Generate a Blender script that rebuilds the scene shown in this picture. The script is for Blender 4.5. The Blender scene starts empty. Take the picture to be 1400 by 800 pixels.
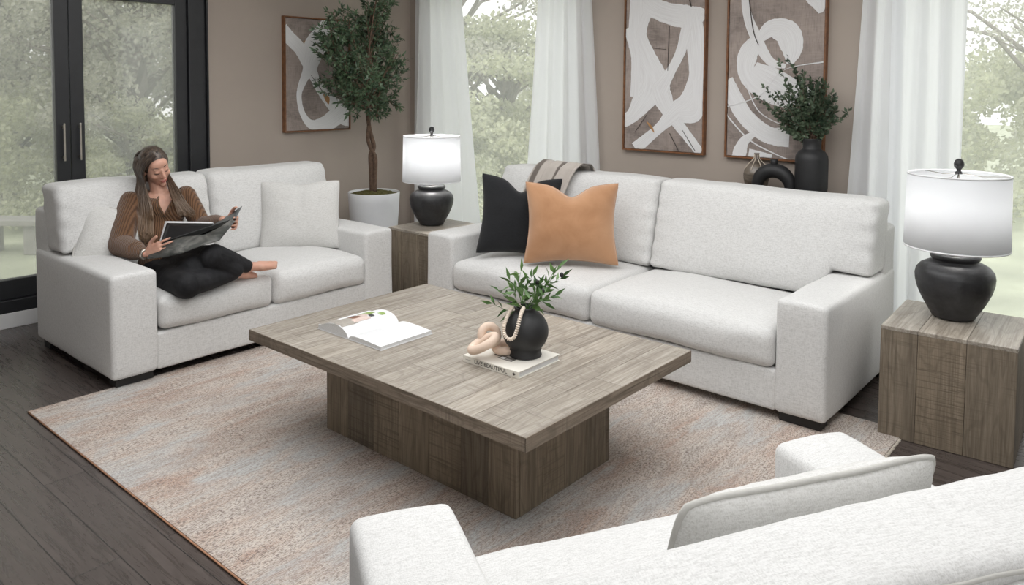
import bpy, math, random
from math import sin, cos, pi, radians, sqrt, exp
from mathutils import Vector, Matrix, noise, Euler
random.seed(7)
S = bpy.context.scene
COL = S.collection

# ------------------------------------------------------------------ camera
FPX, PCY = 1069.88, 172.97
RT = Vector((0.7571558606949422, 0.6531925609260447, 0.007381122284359659))
DN = Vector((0.04245036282788279, -0.03792509069899823, -0.9983785124847461))
FW = Vector((-0.6518534876113515, 0.756241473238772, -0.05644346589791828))
CAM = Vector((0, 0, 1.65))
cd = bpy.data.cameras.new('camera'); co = bpy.data.objects.new('camera', cd); COL.objects.link(co)
cd.sensor_width = 36; cd.sensor_fit = 'HORIZONTAL'; cd.lens = FPX / 1400 * 36
cd.shift_y = -(400 - PCY) / 1400; cd.clip_start = .02; cd.clip_end = 400
co.matrix_world = Matrix.Translation(CAM) @ Matrix((RT, -DN, -FW)).transposed().to_4x4()
S.camera = co

def at(x, y, D):            # survey helper: a point of the place measured at depth D
    return CAM + D * (RT * (x - 700) / FPX + DN * (y - PCY) / FPX + FW)
def atY(x, y, Y):
    d = RT * (x - 700) / FPX + DN * (y - PCY) / FPX + FW
    return CAM + d * (Y / d.y)
def atX(x, y, X):
    d = RT * (x - 700) / FPX + DN * (y - PCY) / FPX + FW
    return CAM + d * (X / d.x)

# ------------------------------------------------------------------ mesh helper
class MB:
    def __init__(s): s.v = []; s.f = []; s.m = []; s.sm = []; s.at = []
    def add(s, vs, fs, mi=0, smooth=True, att=None):
        b = len(s.v); s.v += [tuple(p) for p in vs]
        for f in fs:
            s.f.append([b + i for i in f]); s.m.append(mi); s.sm.append(smooth); s.at.append(att or (0, 0, 0))
        return s
    def box(s, x0, x1, y0, y1, z0, z1, mi=0, att=None, M=None):
        vs = [Vector((x, y, z)) for z in (z0, z1) for y in (y0, y1) for x in (x0, x1)]
        if M: vs = [M @ v for v in vs]
        return s.add(vs, [(0,2,3,1),(4,5,7,6),(0,1,5,4),(2,6,7,3),(0,4,6,2),(1,3,7,5)], mi, False, att)
    def rbox(s, x0, x1, y0, y1, z0, z1, r, n=10, fn=None, mi=0, dense=True):
        c = Vector(((x0+x1)/2, (y0+y1)/2, (z0+z1)/2)); h = Vector(((x1-x0)/2, (y1-y0)/2, (z1-z0)/2))
        N = n if isinstance(n, (tuple, list)) else (n, n, n)
        def par(i, k, hh):
            t = 2*i/k - 1
            if not dense: return t
            e = min(.45, 2*r/hh*.5)   # part of the span given to the rounded ends
            m = max(2, k//5) if k >= 6 else 1
            if i <= m: return -1 + e*i/m
            if i >= k-m: return 1 - e*(k-i)/m
            return -(1-e) + 2*(1-e)*(i-m)/(k-2*m)
        key = {}; vs = []; fs = []
        def V(ix):
            if ix in key: return key[ix]
            u = [par(ix[a], N[a], h[a]) for a in range(3)]
            p = Vector([u[a]*h[a] for a in range(3)])
            q = Vector([max(-(h[a]-r), min(h[a]-r, p[a])) for a in range(3)])
            d = p - q
            if d.length > 1e-9: p = q + d.normalized()*r
            p = p + c
            if fn: p = fn(p, u)
            key[ix] = len(vs); vs.append(p); return key[ix]
        for a in range(3):
            b, g = (a+1) % 3, (a+2) % 3
            for side in (0, N[a]):
                for i in range(N[b]):
                    for j in range(N[g]):
                        q = []
                        for di, dj in ((0,0),(1,0),(1,1),(0,1)):
                            ix = [0,0,0]; ix[a] = side; ix[b] = i+di; ix[g] = j+dj; q.append(V(tuple(ix)))
                        fs.append(q if side else q[::-1])
        return s.add(vs, fs, mi, True)
    def lathe(s, prof, c=(0,0,0), n=48, mi=0, closed=False):
        vs = []; fs = []; k = len(prof)
        for r, z in prof:
            for i in range(n):
                a = 2*pi*i/n; vs.append((c[0]+r*cos(a), c[1]+r*sin(a), c[2]+z))
        for j in range(k-1 if not closed else k):
            for i in range(n):
                j2 = (j+1) % k; i2 = (i+1) % n
                fs.append((j*n+i, j*n+i2, j2*n+i2, j2*n+i))
        return s.add(vs, fs, mi, True)
    def tube(s, pts, rad, n=8, mi=0, cap=True, closed=False, sq=1.0):
        pts = [Vector(p) for p in pts]; k = len(pts)
        if not isinstance(rad, (list, tuple)): rad = [rad]*k
        vs = []; fs = []; up = None
        for i, p in enumerate(pts):
            if closed: t = pts[(i+1) % k] - pts[i-1]
            else: t = pts[min(i+1, k-1)] - pts[max(i-1, 0)]
            if t.length < 1e-9: t = Vector((0,0,1))
            t.normalize()
            if up is None: up = t.orthogonal().normalized()
            up = (up - t*up.dot(t)); 
            if up.length < 1e-6: up = t.orthogonal()
            up.normalize(); w = t.cross(up)
            for j in range(n):
                a = 2*pi*j/n; vs.append(p + (up*cos(a) + w*sin(a)*sq)*rad[i])
        for i in range(k if closed else k-1):
            for j in range(n):
                i2 = (i+1) % k; j2 = (j+1) % n
                fs.append((i*n+j, i*n+j2, i2*n+j2, i2*n+j))
        if cap and not closed:
            fs.append(tuple(range(n))[::-1]); fs.append(tuple((k-1)*n+j for j in range(n)))
        return s.add(vs, fs, mi, True)
    def grid(s, fn, nu, nv, mi=0, att=None):
        vs = [fn(i/nu, j/nv) for j in range(nv+1) for i in range(nu+1)]
        fs = [(j*(nu+1)+i, j*(nu+1)+i+1, (j+1)*(nu+1)+i+1, (j+1)*(nu+1)+i) for j in range(nv) for i in range(nu)]
        return s.add(vs, fs, mi, True, att)
    def ell(s, c, r, R=None, n=20, mi=0, fn=None):
        vs = []; fs = []; k = n//2
        for j in range(k+1):
            th = pi*j/k
            for i in range(n):
                a = 2*pi*i/n; p = Vector((sin(th)*cos(a)*r[0], sin(th)*sin(a)*r[1], cos(th)*r[2]))
                if fn: p = fn(p)
                if R: p = R @ p
                vs.append(p + Vector(c))
        for j in range(k):
            for i in range(n):
                i2 = (i+1) % n; fs.append((j*n+i, (j+1)*n+i, (j+1)*n+i2, j*n+i2))
        return s.add(vs, fs, mi, True)
    def cap(s, p0, r0, p1, r1, n=14, mi=0):     # tapered capsule
        p0 = Vector(p0); p1 = Vector(p1); t = (p1-p0); L = t.length; t = t/L if L > 1e-9 else Vector((0,0,1))
        pts = []; rad = []
        for k in range(1, 6):
            a = pi/2*k/5; pts.append(p0 - t*r0*cos(a)); rad.append(r0*sin(a))
        for k in range(1, 4): pts.append(p0 + t*L*k/4); rad.append(r0 + (r1-r0)*k/4)
        for k in range(5):
            a = pi/2*k/5; pts.append(p1 + t*r1*sin(a)); rad.append(r1*cos(a))
        return s.tube(pts, rad, n, mi)
    def build(s, name, mats, parent=None, loc=None, rot=None, bevel=None):
        me = bpy.data.meshes.new(name); me.from_pydata(s.v, [], s.f)
        if not isinstance(mats, (list, tuple)): mats = [mats]
        for m in mats: me.materials.append(m)
        me.polygons.foreach_set('material_index', s.m); me.polygons.foreach_set('use_smooth', s.sm)
        if any(a != (0,0,0) for a in s.at):
            A = me.attributes.new('plank', 'FLOAT_VECTOR', 'FACE'); A.data.foreach_set('vector', [c for a in s.at for c in a])
        me.update()
        o = bpy.data.objects.new(name, me); COL.objects.link(o)
        if parent: o.parent = parent
        if loc is not None: o.location = loc
        if rot is not None: o.rotation_euler = rot
        if bevel:
            b = o.modifiers.new('bevel', 'BEVEL'); b.width = bevel; b.segments = 2; b.limit_method = 'ANGLE'
        return o

def tag(o, label=None, cat=None, group=None, kind=None):
    if label: o['label'] = label
    if cat: o['category'] = cat
    if group: o['group'] = group
    if kind: o['kind'] = kind
    return o
def empty(name, loc=(0,0,0), rz=0, **k):
    o = bpy.data.objects.new(name, None); COL.objects.link(o); o.location = loc; o.rotation_euler = (0,0,rz); o.empty_display_size = .1
    return tag(o, **k)
def struct(o): o['kind'] = 'structure'; return o
def dup(root, loc=None, rz=None, label=None, scale=None):
    r = root.copy(); COL.objects.link(r)
    if loc is not None: r.location = loc
    if rz is not None: r.rotation_euler = (0,0,rz)
    if scale is not None: r.scale = (scale[0], scale[1], scale[2]) if isinstance(scale, tuple) else (scale,)*3
    if label: r['label'] = label
    for ch in [c for c in COL.objects if c.parent == root]:
        c = ch.copy(); COL.objects.link(c); c.parent = r
        for g in [g for g in COL.objects if g.parent == ch]:
            d = g.copy(); COL.objects.link(d); d.parent = c
    return r
def nz(p, s=1.0, seed=0): return noise.noise(Vector(p)*s + Vector((seed*7.3, seed*3.1, seed*1.7)))

# ------------------------------------------------------------------ materials
class NT:
    def __init__(s, name):
        s.m = bpy.data.materials.new(name); s.m.use_nodes = True; s.t = s.m.node_tree
        s.n = s.t.nodes; s.l = s.t.links; s.p = s.n['Principled BSDF']; s.out = s.n['Material Output']
    def new(s, typ, **k):
        n = s.n.new(typ)
        for a, b in k.items(): setattr(n, a, b)
        return n
    def lk(s, a, b): s.l.new(a, b)
    def coord(s, kind='Object', scale=(1,1,1), rot=(0,0,0), loc=(0,0,0)):
        t = s.new('ShaderNodeTexCoord'); m = s.new('ShaderNodeMapping')
        m.inputs['Scale'].default_value = scale; m.inputs['Rotation'].default_value = rot; m.inputs['Location'].default_value = loc
        s.lk(t.outputs[kind], m.inputs[0]); return m.outputs[0]
    def noise(s, vec, scale, detail=3, rough=.55, dist=0):
        n = s.new('ShaderNodeTexNoise'); n.inputs['Scale'].default_value = scale; n.inputs['Detail'].default_value = detail
        n.inputs['Roughness'].default_value = rough; n.inputs['Distortion'].default_value = dist
        if vec: s.lk(vec, n.inputs['Vector'])
        return n.outputs['Fac']
    def ramp(s, fac, stops, interp='LINEAR'):
        r = s.new('ShaderNodeValToRGB'); e = r.color_ramp.elements; r.color_ramp.interpolation = interp
        while len(e) < len(stops): e.new(.5)
        for el, (p, c) in zip(e, stops): el.position = p; el.color = (*c, 1) if len(c) == 3 else c
        s.lk(fac, r.inputs[0]); return r.outputs[0]
    def mix(s, fac, a, b, typ='MIX'):
        m = s.new('ShaderNodeMix', data_type='RGBA', blend_type=typ)
        for i, v in ((0, fac), (6, a), (7, b)):
            if isinstance(v, (int, float)): m.inputs[i].default_value = v
            elif isinstance(v, tuple): m.inputs[i].default_value = (*v, 1)
            else: s.lk(v, m.inputs[i])
        return m.outputs[2]
    def math(s, op, a, b=0.0, clamp=False):
        m = s.new('ShaderNodeMath', operation=op, use_clamp=clamp)
        for i, v in ((0, a), (1, b)):
            if isinstance(v, (int, float)): m.inputs[i].default_value = v
            else: s.lk(v, m.inputs[i])
        return m.outputs[0]
    def bump(s, h, strength=.3, dist=.002):
        b = s.new('ShaderNodeBump'); b.inputs['Strength'].default_value = strength; b.inputs['Distance'].default_value = dist
        s.lk(h, b.inputs['Height']); s.lk(b.outputs[0], s.p.inputs['Normal'])
    def set(s, color=None, rough=None, **k):
        for nm, v in (('Base Color', color), ('Roughness', rough)):
            if v is None: continue
            i = s.p.inputs[nm]
            if isinstance(v, tuple): i.default_value = (*v, 1)
            elif isinstance(v, (int, float)): i.default_value = v
            else: s.lk(v, i)
        for a, b in k.items(): s.p.inputs[a.replace('_', ' ')].default_value = b
        return s

def plain(name, c, rough=.6, var=.06, scale=12, **k):
    t = NT(name); v = t.coord()
    f = t.noise(v, scale, 4)
    t.set(t.ramp(f, [(.3, tuple(max(0, x*(1-var)) for x in c)), (.7, tuple(min(1, x*(1+var)) for x in c))]), rough, **k)
    return t.m

def fabric(name, c1, c2, sc=1.0, bump=.5, fine=True):
    t = NT(name)
    a = t.noise(t.coord(scale=(420*sc, 160*sc, 420*sc)), 1, 2)
    b = t.noise(t.coord(scale=(260*sc, 260*sc, 55*sc)), 1, 2)
    sl = t.noise(t.coord(scale=(42*sc, 260*sc, 260*sc)), 1, 3)
    big = t.noise(t.coord(), 5, 3)
    h = t.math('ADD', t.math('MULTIPLY', a, .5), t.math('MULTIPLY', b, .5))
    h2 = t.math('ADD', t.math('MULTIPLY', h, .6), t.math('MULTIPLY', sl, .4))
    col = t.ramp(h2, [(.33, c2), (.56, c1)])
    col = t.mix(t.math('MULTIPLY', big, .08), col, c2)
    t.set(col, .95, Sheen_Weight=.15, Sheen_Roughness=.5, Specular_IOR_Level=.2)
    t.bump(h2, bump, .003)
    return t.m

def wood(name, c1, c2, c3, grain_axis=None, rough=.62, spec=.4):
    """greyed, rough-sawn boards; per-board tone, offset and grain direction ride on the 'plank' attribute"""
    t = NT(name)
    at_ = t.new('ShaderNodeAttribute', attribute_name='plank'); sep = t.new('ShaderNodeSeparateXYZ'); t.lk(at_.outputs['Vector'], sep.inputs[0])
    tone, off, dirn = sep.outputs
    tc = t.new('ShaderNodeTexCoord'); add = t.new('ShaderNodeVectorMath', operation='ADD')
    comb = t.new('ShaderNodeCombineXYZ'); [t.lk(t.math('MULTIPLY', off, k), comb.inputs[i]) for i, k in enumerate((13.7, 7.9, 5.3))]
    t.lk(tc.outputs['Object'], add.inputs[0]); t.lk(comb.outputs[0], add.inputs[1])
    def sc(v):
        m = t.new('ShaderNodeMapping'); m.inputs['Scale'].default_value = v; t.lk(add.outputs[0], m.inputs[0]); return m.outputs[0]
    sets = {'x': ((2.2, 60, 60), (130, 4, 4)), 'y': ((60, 2.2, 60), (4, 130, 4)), 'z': ((60, 60, 2.2), (4, 4, 130))}
    g_, s_ = sets[grain_axis]
    grain = t.noise(sc(g_), 1, 5, .65, 1.2)
    saw = t.noise(sc(s_), 1, 2, .5, .3)
    big = t.noise(sc(tuple(x*.12 for x in g_)), 1, 3, .6, 2.5)
    patch = t.noise(sc((7, 7, 7)), 1, 3, .6)
    ringn = t.noise(sc(tuple(max(1.6, x*.10) for x in g_)), 1, 2, .5, .3)
    ring = t.math('SINE', t.math('MULTIPLY', ringn, 70)); ringf = t.math('MULTIPLY', t.ramp(ring, [(.55, (0,0,0)), (.95, (1,1,1))]), .32)
    col = t.ramp(grain, [(.28, c2), (.5, c1), (.72, c3)])
    sawf = t.math('MULTIPLY', t.ramp(saw, [(.33, (1,1,1)), (.5, (0,0,0))]), t.math('ADD', t.math('MULTIPLY', t.ramp(patch, [(.45, (0,0,0)), (.62, (1,1,1))]), .7), dirn, True))
    col = t.mix(t.math('MULTIPLY', sawf, .65), col, c2)
    col = t.mix(t.math('MULTIPLY', t.ramp(big, [(.45, (0,0,0)), (.7, (1,1,1))]), .35), col, c2)
    col = t.mix(ringf, col, c2)
    ton = t.ramp(tone, [(0, (.66, .65, .64)), (.5, (1, 1, 1)), (1, (1.28, 1.24, 1.18))])
    col = t.mix(1.0, col, ton, 'MULTIPLY')
    t.set(col, rough, Specular_IOR_Level=spec)
    t.bump(t.math('SUBTRACT', grain, t.math('MULTIPLY', sawf, .5)), .35, .003)
    return t.m

M = {}
M['wall'] = plain('taupe_paint', (.42, .36, .31), .85, .02, 3)
M['ceiling'] = plain('ceiling_paint', (.8, .79, .77), .9, .02, 3)
M['white_trim'] = plain('white_trim', (.82, .82, .83), .45, .02)
M['black_frame'] = plain('black_frame', (.022, .023, .026), .38, .1)
M['steel'] = plain('brushed_metal', (.48, .44, .39), .3, .05, 40, Metallic=.9)
M['sofa'] = fabric('cream_chenille', (.715, .712, .700), (.50, .495, .48))
M['pillow'] = fabric('cream_pillow', (.69, .685, .665), (.50, .49, .465))
M['piping'] = plain('cream_piping', (.50, .49, .46), .9, .05, 60)
M['charcoal'] = fabric('charcoal_linen', (.020, .021, .023), (.012, .012, .013), 1, .25)
M['blackleg'] = plain('black_leg', (.012, .011, .011), .45, .1)
M['white_ceramic'] = plain('white_planter', (.80, .81, .83), .5, .02)
M['black_ceramic'] = plain('matte_black_ceramic', (.013, .013, .014), .55, .15, 25)
M['moss'] = plain('moss', (.10, .09, .025), .95, .5, 60)
M['bark'] = plain('bark', (.12, .075, .05), .9, .35, 40)
M['frame_wood'] = plain('walnut_frame', (.20, .085, .035), .45, .3, 30)
M['knotwood'] = plain('pale_wood_knot', (.72, .56, .45), .55, .12, 9)
M['bead'] = plain('wooden_bead', (.80, .70, .60), .6, .1, 30)
M['paper'] = plain('page_paper', (.74, .745, .75), .6, .02)
M['pageedge'] = plain('page_edges', (.62, .62, .62), .8, .12, 200)
M['cover'] = plain('cream_cover', (.76, .73, .66), .5, .03)
M['ink'] = plain('grey_ink', (.10, .09, .08), .6, .1)
M['skin'] = plain('skin', (.60, .335, .245), .5, .06, 30, Subsurface_Weight=.08)
M['lip'] = plain('lip', (.42, .13, .11), .45, .05)
M['dark'] = plain('dark_line', (.018, .012, .010), .5, .1)
M['stage'] = plain('grey_stone', (.30, .29, .27), .85, .2, 8)

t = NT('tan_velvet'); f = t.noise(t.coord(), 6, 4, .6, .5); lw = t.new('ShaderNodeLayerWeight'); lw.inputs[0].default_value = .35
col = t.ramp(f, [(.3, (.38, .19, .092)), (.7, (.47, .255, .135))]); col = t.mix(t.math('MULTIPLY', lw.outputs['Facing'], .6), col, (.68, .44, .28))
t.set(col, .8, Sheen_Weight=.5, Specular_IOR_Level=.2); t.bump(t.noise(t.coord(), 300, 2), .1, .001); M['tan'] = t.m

t = NT('dark_floor_boards')      # dark brown wide planks running along x
v = t.coord()
br = t.new('ShaderNodeTexBrick'); br.offset = .37; br.inputs['Scale'].default_value = 1; br.inputs['Mortar Size'].default_value = .0018
br.inputs['Mortar Smooth'].default_value = 0; br.inputs['Bias'].default_value = 0
br.inputs['Brick Width'].default_value = 1.15; br.inputs['Row Height'].default_value = .158
br.inputs['Color1'].default_value = (0,0,0,1); br.inputs['Color2'].default_value = (1,1,1,1); br.inputs['Mortar'].default_value = (.5,.5,.5,1)
t.lk(v, br.inputs['Vector'])
bw = t.new('ShaderNodeRGBToBW'); t.lk(br.outputs['Color'], bw.inputs[0])
comb = t.new('ShaderNodeCombineXYZ'); t.lk(t.math('MULTIPLY', bw.outputs[0], 9), comb.inputs[1])
add = t.new('ShaderNodeVectorMath', operation='ADD'); t.lk(v, add.inputs[0]); t.lk(comb.outputs[0], add.inputs[1])
mp = t.new('ShaderNodeMapping'); mp.inputs['Scale'].default_value = (3, 42, 1); t.lk(add.outputs[0], mp.inputs[0])
g = t.noise(mp.outputs[0], 1, 6, .65, 1.0)
mp2 = t.new('ShaderNodeMapping'); mp2.inputs['Scale'].default_value = (40, 4, 1); t.lk(add.outputs[0], mp2.inputs[0])
sw = t.noise(mp2.outputs[0], 1, 2)
col = t.ramp(g, [(.25, (.026, .021, .019)), (.5, (.066, .053, .048)), (.78, (.14, .113, .103))])
col = t.mix(t.math('MULTIPLY', bw.outputs[0], .45), col, (.085, .066, .058))
col = t.mix(br.outputs['Fac'], col, (.006, .005, .005))
rg = t.ramp(g, [(.3, (.22,)*3), (.7, (.36,)*3)])
t.set(col, rg, Specular_IOR_Level=.85)
t.bump(t.math('SUBTRACT', t.math('ADD', t.math('MULTIPLY', g, .5), t.math('MULTIPLY', sw, .35)), br.outputs['Fac']), .28, .004); M['floor'] = t.m

t = NT('distressed_rug')
big = t.noise(t.coord(scale=(5.5, 1.6, 1)), 1.2, 5, .65, .9)
big2 = t.noise(t.coord(scale=(5, 1.5, 1), loc=(9, 4, 0)), 1.2, 5, .65, .7)
big3 = t.noise(t.coord(scale=(3.5, 1.6, 1), loc=(3, 8, 0)), .9, 4, .6, .6)
strk = t.noise(t.coord(scale=(75, 7, 1)), 1, 4, .65)
wv = t.noise(t.coord(scale=(230, 62, 1)), 1, 2, .55)
wv2 = t.noise(t.coord(scale=(80, 220, 1)), 1, 2, .6)
col = t.ramp(big, [(.30, (.44, .39, .355)), (.44, (.60, .545, .49)), (.56, (.555, .465, .40)), (.70, (.47, .33, .26))])
col = t.mix(t.ramp(big2, [(.50, (0,0,0)), (.62, (.85,.85,.85))]), col, (.50, .515, .51))
col = t.mix(t.ramp(big3, [(.50, (0,0,0)), (.68, (.5,.5,.5))]), col, (.36, .295, .26))
col = t.mix(t.math('MULTIPLY', t.ramp(strk, [(.38, (1,1,1)), (.54, (0,0,0))]), .55), col, (.33, .27, .235))
dash = t.math('MULTIPLY', t.ramp(wv, [(.43, (1,1,1)), (.50, (0,0,0))]), t.ramp(big2, [(.35, (.95,.95,.95)), (.6, (.45,.45,.45))]))
col = t.mix(dash, col, (.20, .155, .135))
col = t.mix(t.ramp(wv2, [(.54, (0,0,0)), (.66, (.45,.45,.45))]), col, (.72, .68, .63))
t.set(col, .95, Specular_IOR_Level=.15); t.bump(t.math('ADD', wv, wv2), .5, .004); M['rug'] = t.m
M['rug_edge'] = plain('rug_binding', (.42, .22, .13), .9, .2, 60)
M['fringe'] = plain('rug_fringe', (.60, .54, .46), .95, .2, 60)

M['tabletop'] = wood('tabletop_boards', (.355, .318, .268), (.18, .152, .122), (.50, .462, .41), 'y', .42, .5)  # paler than the side boards: window reflections put into the colour
M['wood_x'] = wood('edge_boards', (.225, .18, .137), (.10, .08, .06), (.32, .27, .215), 'x')
M['wood_z'] = wood('upright_boards', (.215, .176, .130), (.110, .087, .063), (.30, .25, .19), 'z')
M['wood_y'] = wood('table_boards_y', (.225, .18, .137), (.10, .08, .06), (.32, .27, .215), 'y')

def sheer(name, c, tr):
    t = NT(name); d = t.new('ShaderNodeBsdfDiffuse'); d.inputs[0].default_value = (*c, 1)
    w = t.new('ShaderNodeBsdfTranslucent'); w.inputs[0].default_value = (*c, 1)
    bmp = t.new('ShaderNodeBump'); bmp.inputs['Strength'].default_value = .15; bmp.inputs['Distance'].default_value = .002
    t.lk(t.noise(t.coord(scale=(300, 300, 300)), 1, 2), bmp.inputs['Height']); t.lk(bmp.outputs[0], d.inputs['Normal'])
    m = t.new('ShaderNodeMixShader'); m.inputs[0].default_value = tr
    t.lk(d.outputs[0], m.inputs[1]); t.lk(w.outputs[0], m.inputs[2]); t.lk(m.outputs[0], t.out.inputs[0]); return t.m
M['curtain'] = sheer('white_linen_curtain', (.92, .93, .95), .6)

def shade_mat(name, warm, strength):
    t = NT(name); v = t.coord()
    d = t.new('ShaderNodeBsdfDiffuse'); d.inputs[0].default_value = (.82, .83, .84, 1)
    w = t.new('ShaderNodeBsdfTranslucent'); w.inputs[0].default_value = (*warm, 1)
    bmp = t.new('ShaderNodeBump'); bmp.inputs['Strength'].default_value = .1; bmp.inputs['Distance'].default_value = .001
    t.lk(t.noise(t.coord(scale=(400, 400, 400)), 1, 2), bmp.inputs['Height']); t.lk(bmp.outputs[0], d.inputs['Normal'])
    m = t.new('ShaderNodeMixShader'); m.inputs[0].default_value = .5
    t.lk(d.outputs[0], m.inputs[1]); t.lk(w.outputs[0], m.inputs[2]); t.lk(m.outputs[0], t.out.inputs[0]); return t.m
M['shade'] = shade_mat('lamp_shade_linen', (.86, .87, .88), 0)

t = NT('lamp_black_clay')
f = t.noise(t.coord(), 9, 5, .65, .3); f2 = t.noise(t.coord(scale=(3, 3, 40)), 1, 3)
t.set(t.ramp(f, [(.35, (.011, .011, .012)), (.7, (.045, .045, .048))]), t.ramp(f2, [(.3, (.34,)*3), (.7, (.55,)*3)]), Specular_IOR_Level=.5)
t.bump(t.math('ADD', f, f2), .25, .004); M['clay'] = t.m

def glass(name, haze, tint=(.93, .93, .93)):  # haze veils and tint dims the garden view, both put into the pane
    t = NT(name); tr = t.new('ShaderNodeBsdfTransparent'); tr.inputs[0].default_value = (*tint, 1)
    gl = t.new('ShaderNodeBsdfGlossy'); gl.inputs['Roughness'].default_value = .03
    df = t.new('ShaderNodeBsdfTranslucent'); df.inputs[0].default_value = (.86, .87, .85, 1)
    m1 = t.new('ShaderNodeMixShader'); m1.inputs[0].default_value = haze
    m2 = t.new('ShaderNodeMixShader'); m2.inputs[0].default_value = .045
    t.lk(tr.outputs[0], m1.inputs[1]); t.lk(df.outputs[0], m1.inputs[2]); t.lk(m1.outputs[0], m2.inputs[1]); t.lk(gl.outputs[0], m2.inputs[2])
    t.lk(m2.outputs[0], t.out.inputs[0]); return t.m
M['glass_door'] = glass('door_glass', .14, (.68, .67, .655))
M['glass_win'] = glass('window_glass', .16, (.86, .85, .84))

def leaf_mat(name, c1, c2, rough=.45, tr=.25):
    t = NT(name); oi = t.noise(t.coord(), 14, 2)
    col = t.ramp(oi, [(.35, c1), (.65, c2)]); t.set(col, rough)
    w = t.new('ShaderNodeBsdfTranslucent'); t.lk(col, w.inputs[0]); m = t.new('ShaderNodeMixShader'); m.inputs[0].default_value = tr
    t.lk(t.p.outputs[0], m.inputs[1]); t.lk(w.outputs[0], m.inputs[2]); t.lk(m.outputs[0], t.out.inputs[0]); return t.m
M['leaf_olive'] = leaf_mat('olive_leaf', (.03, .060, .032), (.12, .185, .10), .4, .15)
M['leaf_eu'] = leaf_mat('dusty_leaf', (.030, .055, .030), (.12, .165, .10), .5, .15)
M['leaf_fresh'] = leaf_mat('fresh_leaf', (.03, .085, .02), (.16, .28, .09), .35, .2)
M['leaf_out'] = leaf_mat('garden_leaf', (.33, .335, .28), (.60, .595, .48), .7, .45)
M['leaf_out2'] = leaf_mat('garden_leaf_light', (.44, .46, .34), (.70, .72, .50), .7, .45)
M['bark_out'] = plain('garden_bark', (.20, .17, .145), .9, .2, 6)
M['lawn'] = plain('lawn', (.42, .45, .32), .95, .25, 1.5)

# ------------------------------------------------------------------ room shell
WX, WY, CZ = -5.85, 5.235, 2.75
X1, Y0 = 2.6, -2.6
struct(MB().box(WX-.2, X1+.2, Y0-.2, WY+.2, -.12, 0).build('floor', M['floor']))
struct(MB().box(WX-.2, X1+.2, Y0-.2, WY+.2, CZ, CZ+.1).build('ceiling', M['ceiling']))
DY0, DY1, DZ0, DZ1 = 1.127, 3.090, .10, 2.42
w = MB()
w.box(WX-.14, WX, Y0, DY0, 0, CZ); w.box(WX-.14, WX, DY1, WY+.14, 0, CZ); w.box(WX-.14, WX, DY0, DY1, 0, DZ0); w.box(WX-.14, WX, DY0, DY1, DZ1, CZ)
struct(w.build('wall_left', M['wall']))
W1 = (-5.58, -3.72); W2 = (-1.50, 1.0); WZ0, WZ1 = .12, 2.55
w = MB()
w.box(WX, W1[0], WY, WY+.14, 0, CZ); w.box(W1[1], W2[0], WY, WY+.14, 0, CZ); w.box(W2[1], X1, WY, WY+.14, 0, CZ)
for a, b in (W1, W2): w.box(a, b, WY, WY+.14, 0, WZ0); w.box(a, b, WY, WY+.14, WZ1, CZ)
struct(w.build('wall_back', M['wall']))
struct(MB().box(X1, X1+.14, Y0, WY+.14, 0, CZ).build('wall_right', M['ceiling']))
struct(MB().box(WX-.14, X1+.14, Y0-.14, Y0, 0, CZ).build('wall_front', M['ceiling']))
# white curb / baseboards
struct(MB().box(WX, WX+.018, Y0, DY1-.002, 0, .10).build('baseboard_left', M['white_trim'], bevel=.003))
struct(MB().box(WX, WX+.018, DY1+.002, WY-.02, 0, .10).build('baseboard_corner', M['white_trim'], bevel=.003))
struct(MB().box(WX, W2[0]-.01, WY-.018, WY, 0, .10).build('baseboard_back', M['white_trim'], bevel=.003))

def window(n, a, b):
    r = empty('window_%d' % n, ((a+b)/2, WY+.07, WZ0)); struct(r); h = (b-a)/2; H = WZ1-WZ0; f = MB()
    f.box(-h, -h+.05, -.04, .04, 0, H); f.box(h-.05, h, -.04, .04, 0, H); f.box(-h+.05, h-.05, -.04, .04, 0, .06); f.box(-h+.05, h-.05, -.04, .04, H-.06, H)
    f.build('window_frame', M['white_trim'], r, bevel=.004)
    MB().box(-h+.05, h-.05, -.004, .004, .06, H-.06).build('pane', M['glass_win'], r)
window(1, *W1); window(2, *W2)

# patio door: two black leaves in a black frame
dr = struct(empty('door_1', (WX-.05, (DY0+DY1)/2, DZ0)))
f = MB(); hh = (DY1-DY0)/2; H = DZ1-DZ0
f.box(-.06, .062, -hh, -hh+.135, 0, H); f.box(-.06, .062, hh-.135, hh, 0, H); f.box(-.06, .062, -hh+.135, hh-.135, H-.08, H); f.box(-.06, .062, -hh+.135, hh-.135, 0, .085)
f.build('door_frame', M['black_frame'], dr, bevel=.006)
for s in (-1, 1):
    y0, y1 = (0.003, hh-.137) if s > 0 else (-hh+.137, -.003)
    lf = MB(); lf.box(-.03, .035, y0, y0+.09, .087, H-.082); lf.box(-.03, .035, y1-.09, y1, .087, H-.082)
    lf.box(-.03, .035, y0+.09, y1-.09, .087, .215); lf.box(-.03, .035, y0+.09, y1-.09, H-.20, H-.082)
    L = lf.build('door_leaf', M['black_frame'], dr, bevel=.004)
    MB().box(-.003, .003, y0+.09, y1-.09, .215, H-.20).build('pane', M['glass_door'], L)
    yy = s*.052; hm = MB(); hm.box(.062, .072, yy-.0055, yy+.0055, .985, 1.245); hm.box(.035, .062, yy-.005, yy+.005, 1.0, 1.02); hm.box(.035, .062, yy-.005, yy+.005, 1.21, 1.23)
    hm.build('door_handle', M['steel'], L, bevel=.002)
# bevel strip seen inside the right jamb
struct(MB().box(WX, WX+.035, DY1, DY1+.012, DZ0, DZ1).build('trim_1', M['black_frame']))

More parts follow.
